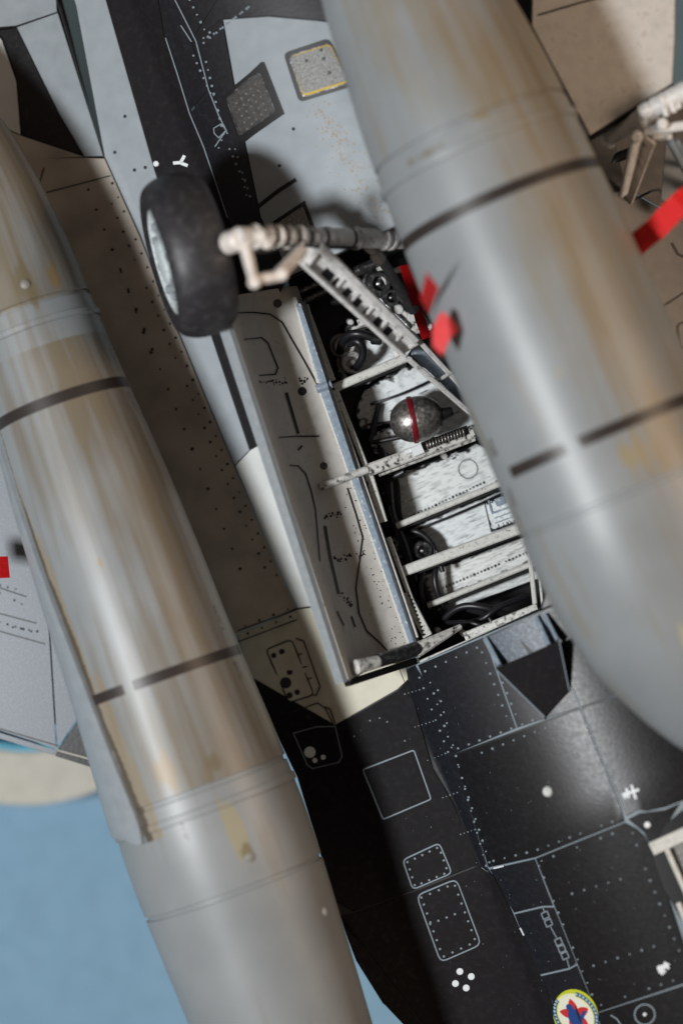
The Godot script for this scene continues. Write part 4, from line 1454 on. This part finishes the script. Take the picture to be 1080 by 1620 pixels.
	outline(seams, rounded(pl([1070, 512, 1100, 506, 1110, 545, 1076, 552]), 9.0), 4.0, belly, 1.0)
	part_each("seam", seams, M.ink, craft)


# ---------------------------------------------------------------- ribbons, table, tape
func build_loose() -> void:
	var r := ribbon(MB.new(), [P(985, 404, 255), P(1026, 370, 285), P(1034, 364, 300), P(1075, 322, 305), P(1110, 296, 295)], 35, Vector3(0.62, 0.25, 0.78))
	tag(part("red_ribbon", r, M.red), "broad bright red ribbon hanging from the gear on the far right side", "ribbon", "red warning ribbons")
	var l := ribbon(MB.new(), [P(-60, 890, 30), P(-10, 898, 40), P(14, 897, 20)], 34, Vector3(0.1, 0.05, 1))
	tag(part("red_ribbon", l, M.red), "red ribbon end sticking out left of the wing tank, over the wing", "ribbon", "red warning ribbons")
	var s := MB.new()
	slab(s, pl([631, 421, 645, 418, 661, 452, 664, 486, 650, 478]), slope(645, 450, 70, -1.1, -0.5), 0.0, 2.5, 0.4, 300.0)
	slab(s, pl([650, 479, 664, 487, 673, 505, 680, 533, 668, 538, 656, 506]), slope(660, 486, 36, -0.9, -0.6), 0.0, 2.5, 0.4, 300.0)
	tag(part("red_streamer", s, M.red), "narrow folded red streamer hanging into the bay beside the retraction strut", "ribbon", "red warning ribbons")
	var m := MB.new()
	slab(m, pl([674, 430, 694, 455, 678, 498, 664, 472]), slope(680, 460, 402, -1.2, -2.0), 0.0, 3.0, 0.4, 300.0)
	tag(part("red_tag", m, M.red), "small red tag turned away from the lamp, just above the brighter folded one", "tag", "tags beside the centre tank")
	var t := MB.new()
	slab(t, pl([683, 520, 697, 493, 707, 498, 714, 530, 699, 563, 684, 548]), slope(700, 525, 392, 0.5, -0.1), 0.0, 3.0, 0.4, 300.0)
	slab(t, pl([708, 498, 726, 522, 715, 532]), slope(707, 520, 396, -0.9, 0.1), 0.0, 3.0, 0.4, 300.0)
	tag(part("red_tag", t, M.red), "small bright red folded tag at the left edge of the centre tank", "tag", "tags beside the centre tank")

	# the roll of tape on the table
	var roll := thing("tape_roll", "cream roll of tape lying on the blue table behind the wing", "tape")
	var c := P(40, 985, -560)
	var k := (CAMERA_HEIGHT + 0.56) / CAMERA_HEIGHT
	var ring := MB.new()
	lathe(ring, Vector3(c.x, -0.70, c.z), Vector3.UP, [Vector2(0, 0.205 * k), Vector2(0.137, 0.205 * k), Vector2(0.14, 0.208 * k), Vector2(0.14, 0.287 * k), Vector2(0.137, 0.29 * k), Vector2(0, 0.29 * k)], Vector3.RIGHT, 0.0, TAU, 64)
	part("tape", ring, M.tape, roll)
	var core := MB.new()
	lathe(core, Vector3(c.x, -0.698, c.z), Vector3.UP, [Vector2(0, 0.196 * k), Vector2(0.132, 0.196 * k), Vector2(0.134, 0.204 * k), Vector2(0, 0.204 * k)], Vector3.RIGHT, 0.0, TAU, 64)
	part("core", core, M.teal, roll)


func build_table() -> void:
	var top := MB.new()
	var a := Vector3(-3.5, -0.7, -3.5)
	var b := Vector3(3.5, -0.7, 3.5)
	top.quad(a, Vector3(b.x, a.y, a.z), b, Vector3(a.x, a.y, b.z), Vector3(0, -5, 0))
	top.quad(a - Vector3(0, 0.04, 0), Vector3(b.x, a.y - 0.04, a.z), b - Vector3(0, 0.04, 0), Vector3(a.x, a.y - 0.04, b.z), Vector3.ZERO)
	var o := part("table", top, M.blue)
	o.set_meta("kind", "structure")
	o.set_meta("label", "blue card table top under the model aircraft")


func build_light() -> void:
	var camera := Camera3D.new()
	camera.name = "camera"
	add_child(camera)
	camera.position = Vector3(0, CAMERA_HEIGHT, 0)
	camera.rotation = Vector3(-PI / 2, 0, 0)
	camera.near = 0.05
	camera.far = 40.0
	camera.current = true
	var lens := CameraAttributesPhysical.new()
	lens.frustum_focal_length = 60.0
	lens.frustum_near = 0.05
	lens.frustum_far = 40.0
	lens.frustum_focus_distance = CAMERA_HEIGHT - 0.0
	lens.exposure_aperture = 0.5
	camera.attributes = lens
	camera.fov = rad_to_deg(2.0 * atan(0.81 / CAMERA_HEIGHT))

	var env := Environment.new()
	env.background_mode = Environment.BG_COLOR
	env.background_color = Color(0.13, 0.1, 0.078).linear_to_srgb()
	env.background_energy_multiplier = 1.0
	env.tonemap_mode = Environment.TONE_MAPPER_LINEAR
	env.tonemap_exposure = 1.0
	env.sdfgi_enabled = true
	env.ssao_enabled = true
	env.ssil_enabled = true
	var world := WorldEnvironment.new()
	world.name = "room_light"
	world.environment = env
	add_child(world)

	# one soft lamp to the left of the model, level with the middle of the picture
	var lamp := AreaLight3D.new()
	lamp.name = "desk_lamp"
	add_child(lamp)
	lamp.look_at_from_position(Vector3(-1.72, 2.85, 0.47), Vector3(0.0, 0.0, 0.0), Vector3(0, 0, -1))
	lamp.area_size = Vector2(0.4, 0.4)
	lamp.light_color = Color(0.985, 0.995, 1.0)
	lamp.light_energy = 11.5
	lamp.area_range = 12.0
	lamp.shadow_enabled = true
	# the warm room lamp, large and dim, on the far side
	var room := AreaLight3D.new()
	room.name = "room_lamp"
	add_child(room)
	room.look_at_from_position(Vector3(2.7, 1.95, -0.85), Vector3(0.2, 0.2, 0.0), Vector3(0, 0, -1))
	room.area_size = Vector2(1.3, 0.9)
	room.light_color = Color(1.0, 0.88, 0.76)
	room.light_energy = 5.0
	room.area_range = 12.0
	room.shadow_enabled = true


func _ready() -> void:
	build_light()
	make_materials()
	build_table()
	craft = thing("model_aircraft", "upside-down grey, white and black camouflaged model aircraft with its wheel bay open", "model aircraft")
	build_fuselage()
	build_bay()
	build_door()
	build_gear()
	build_tanks()
	build_loose()
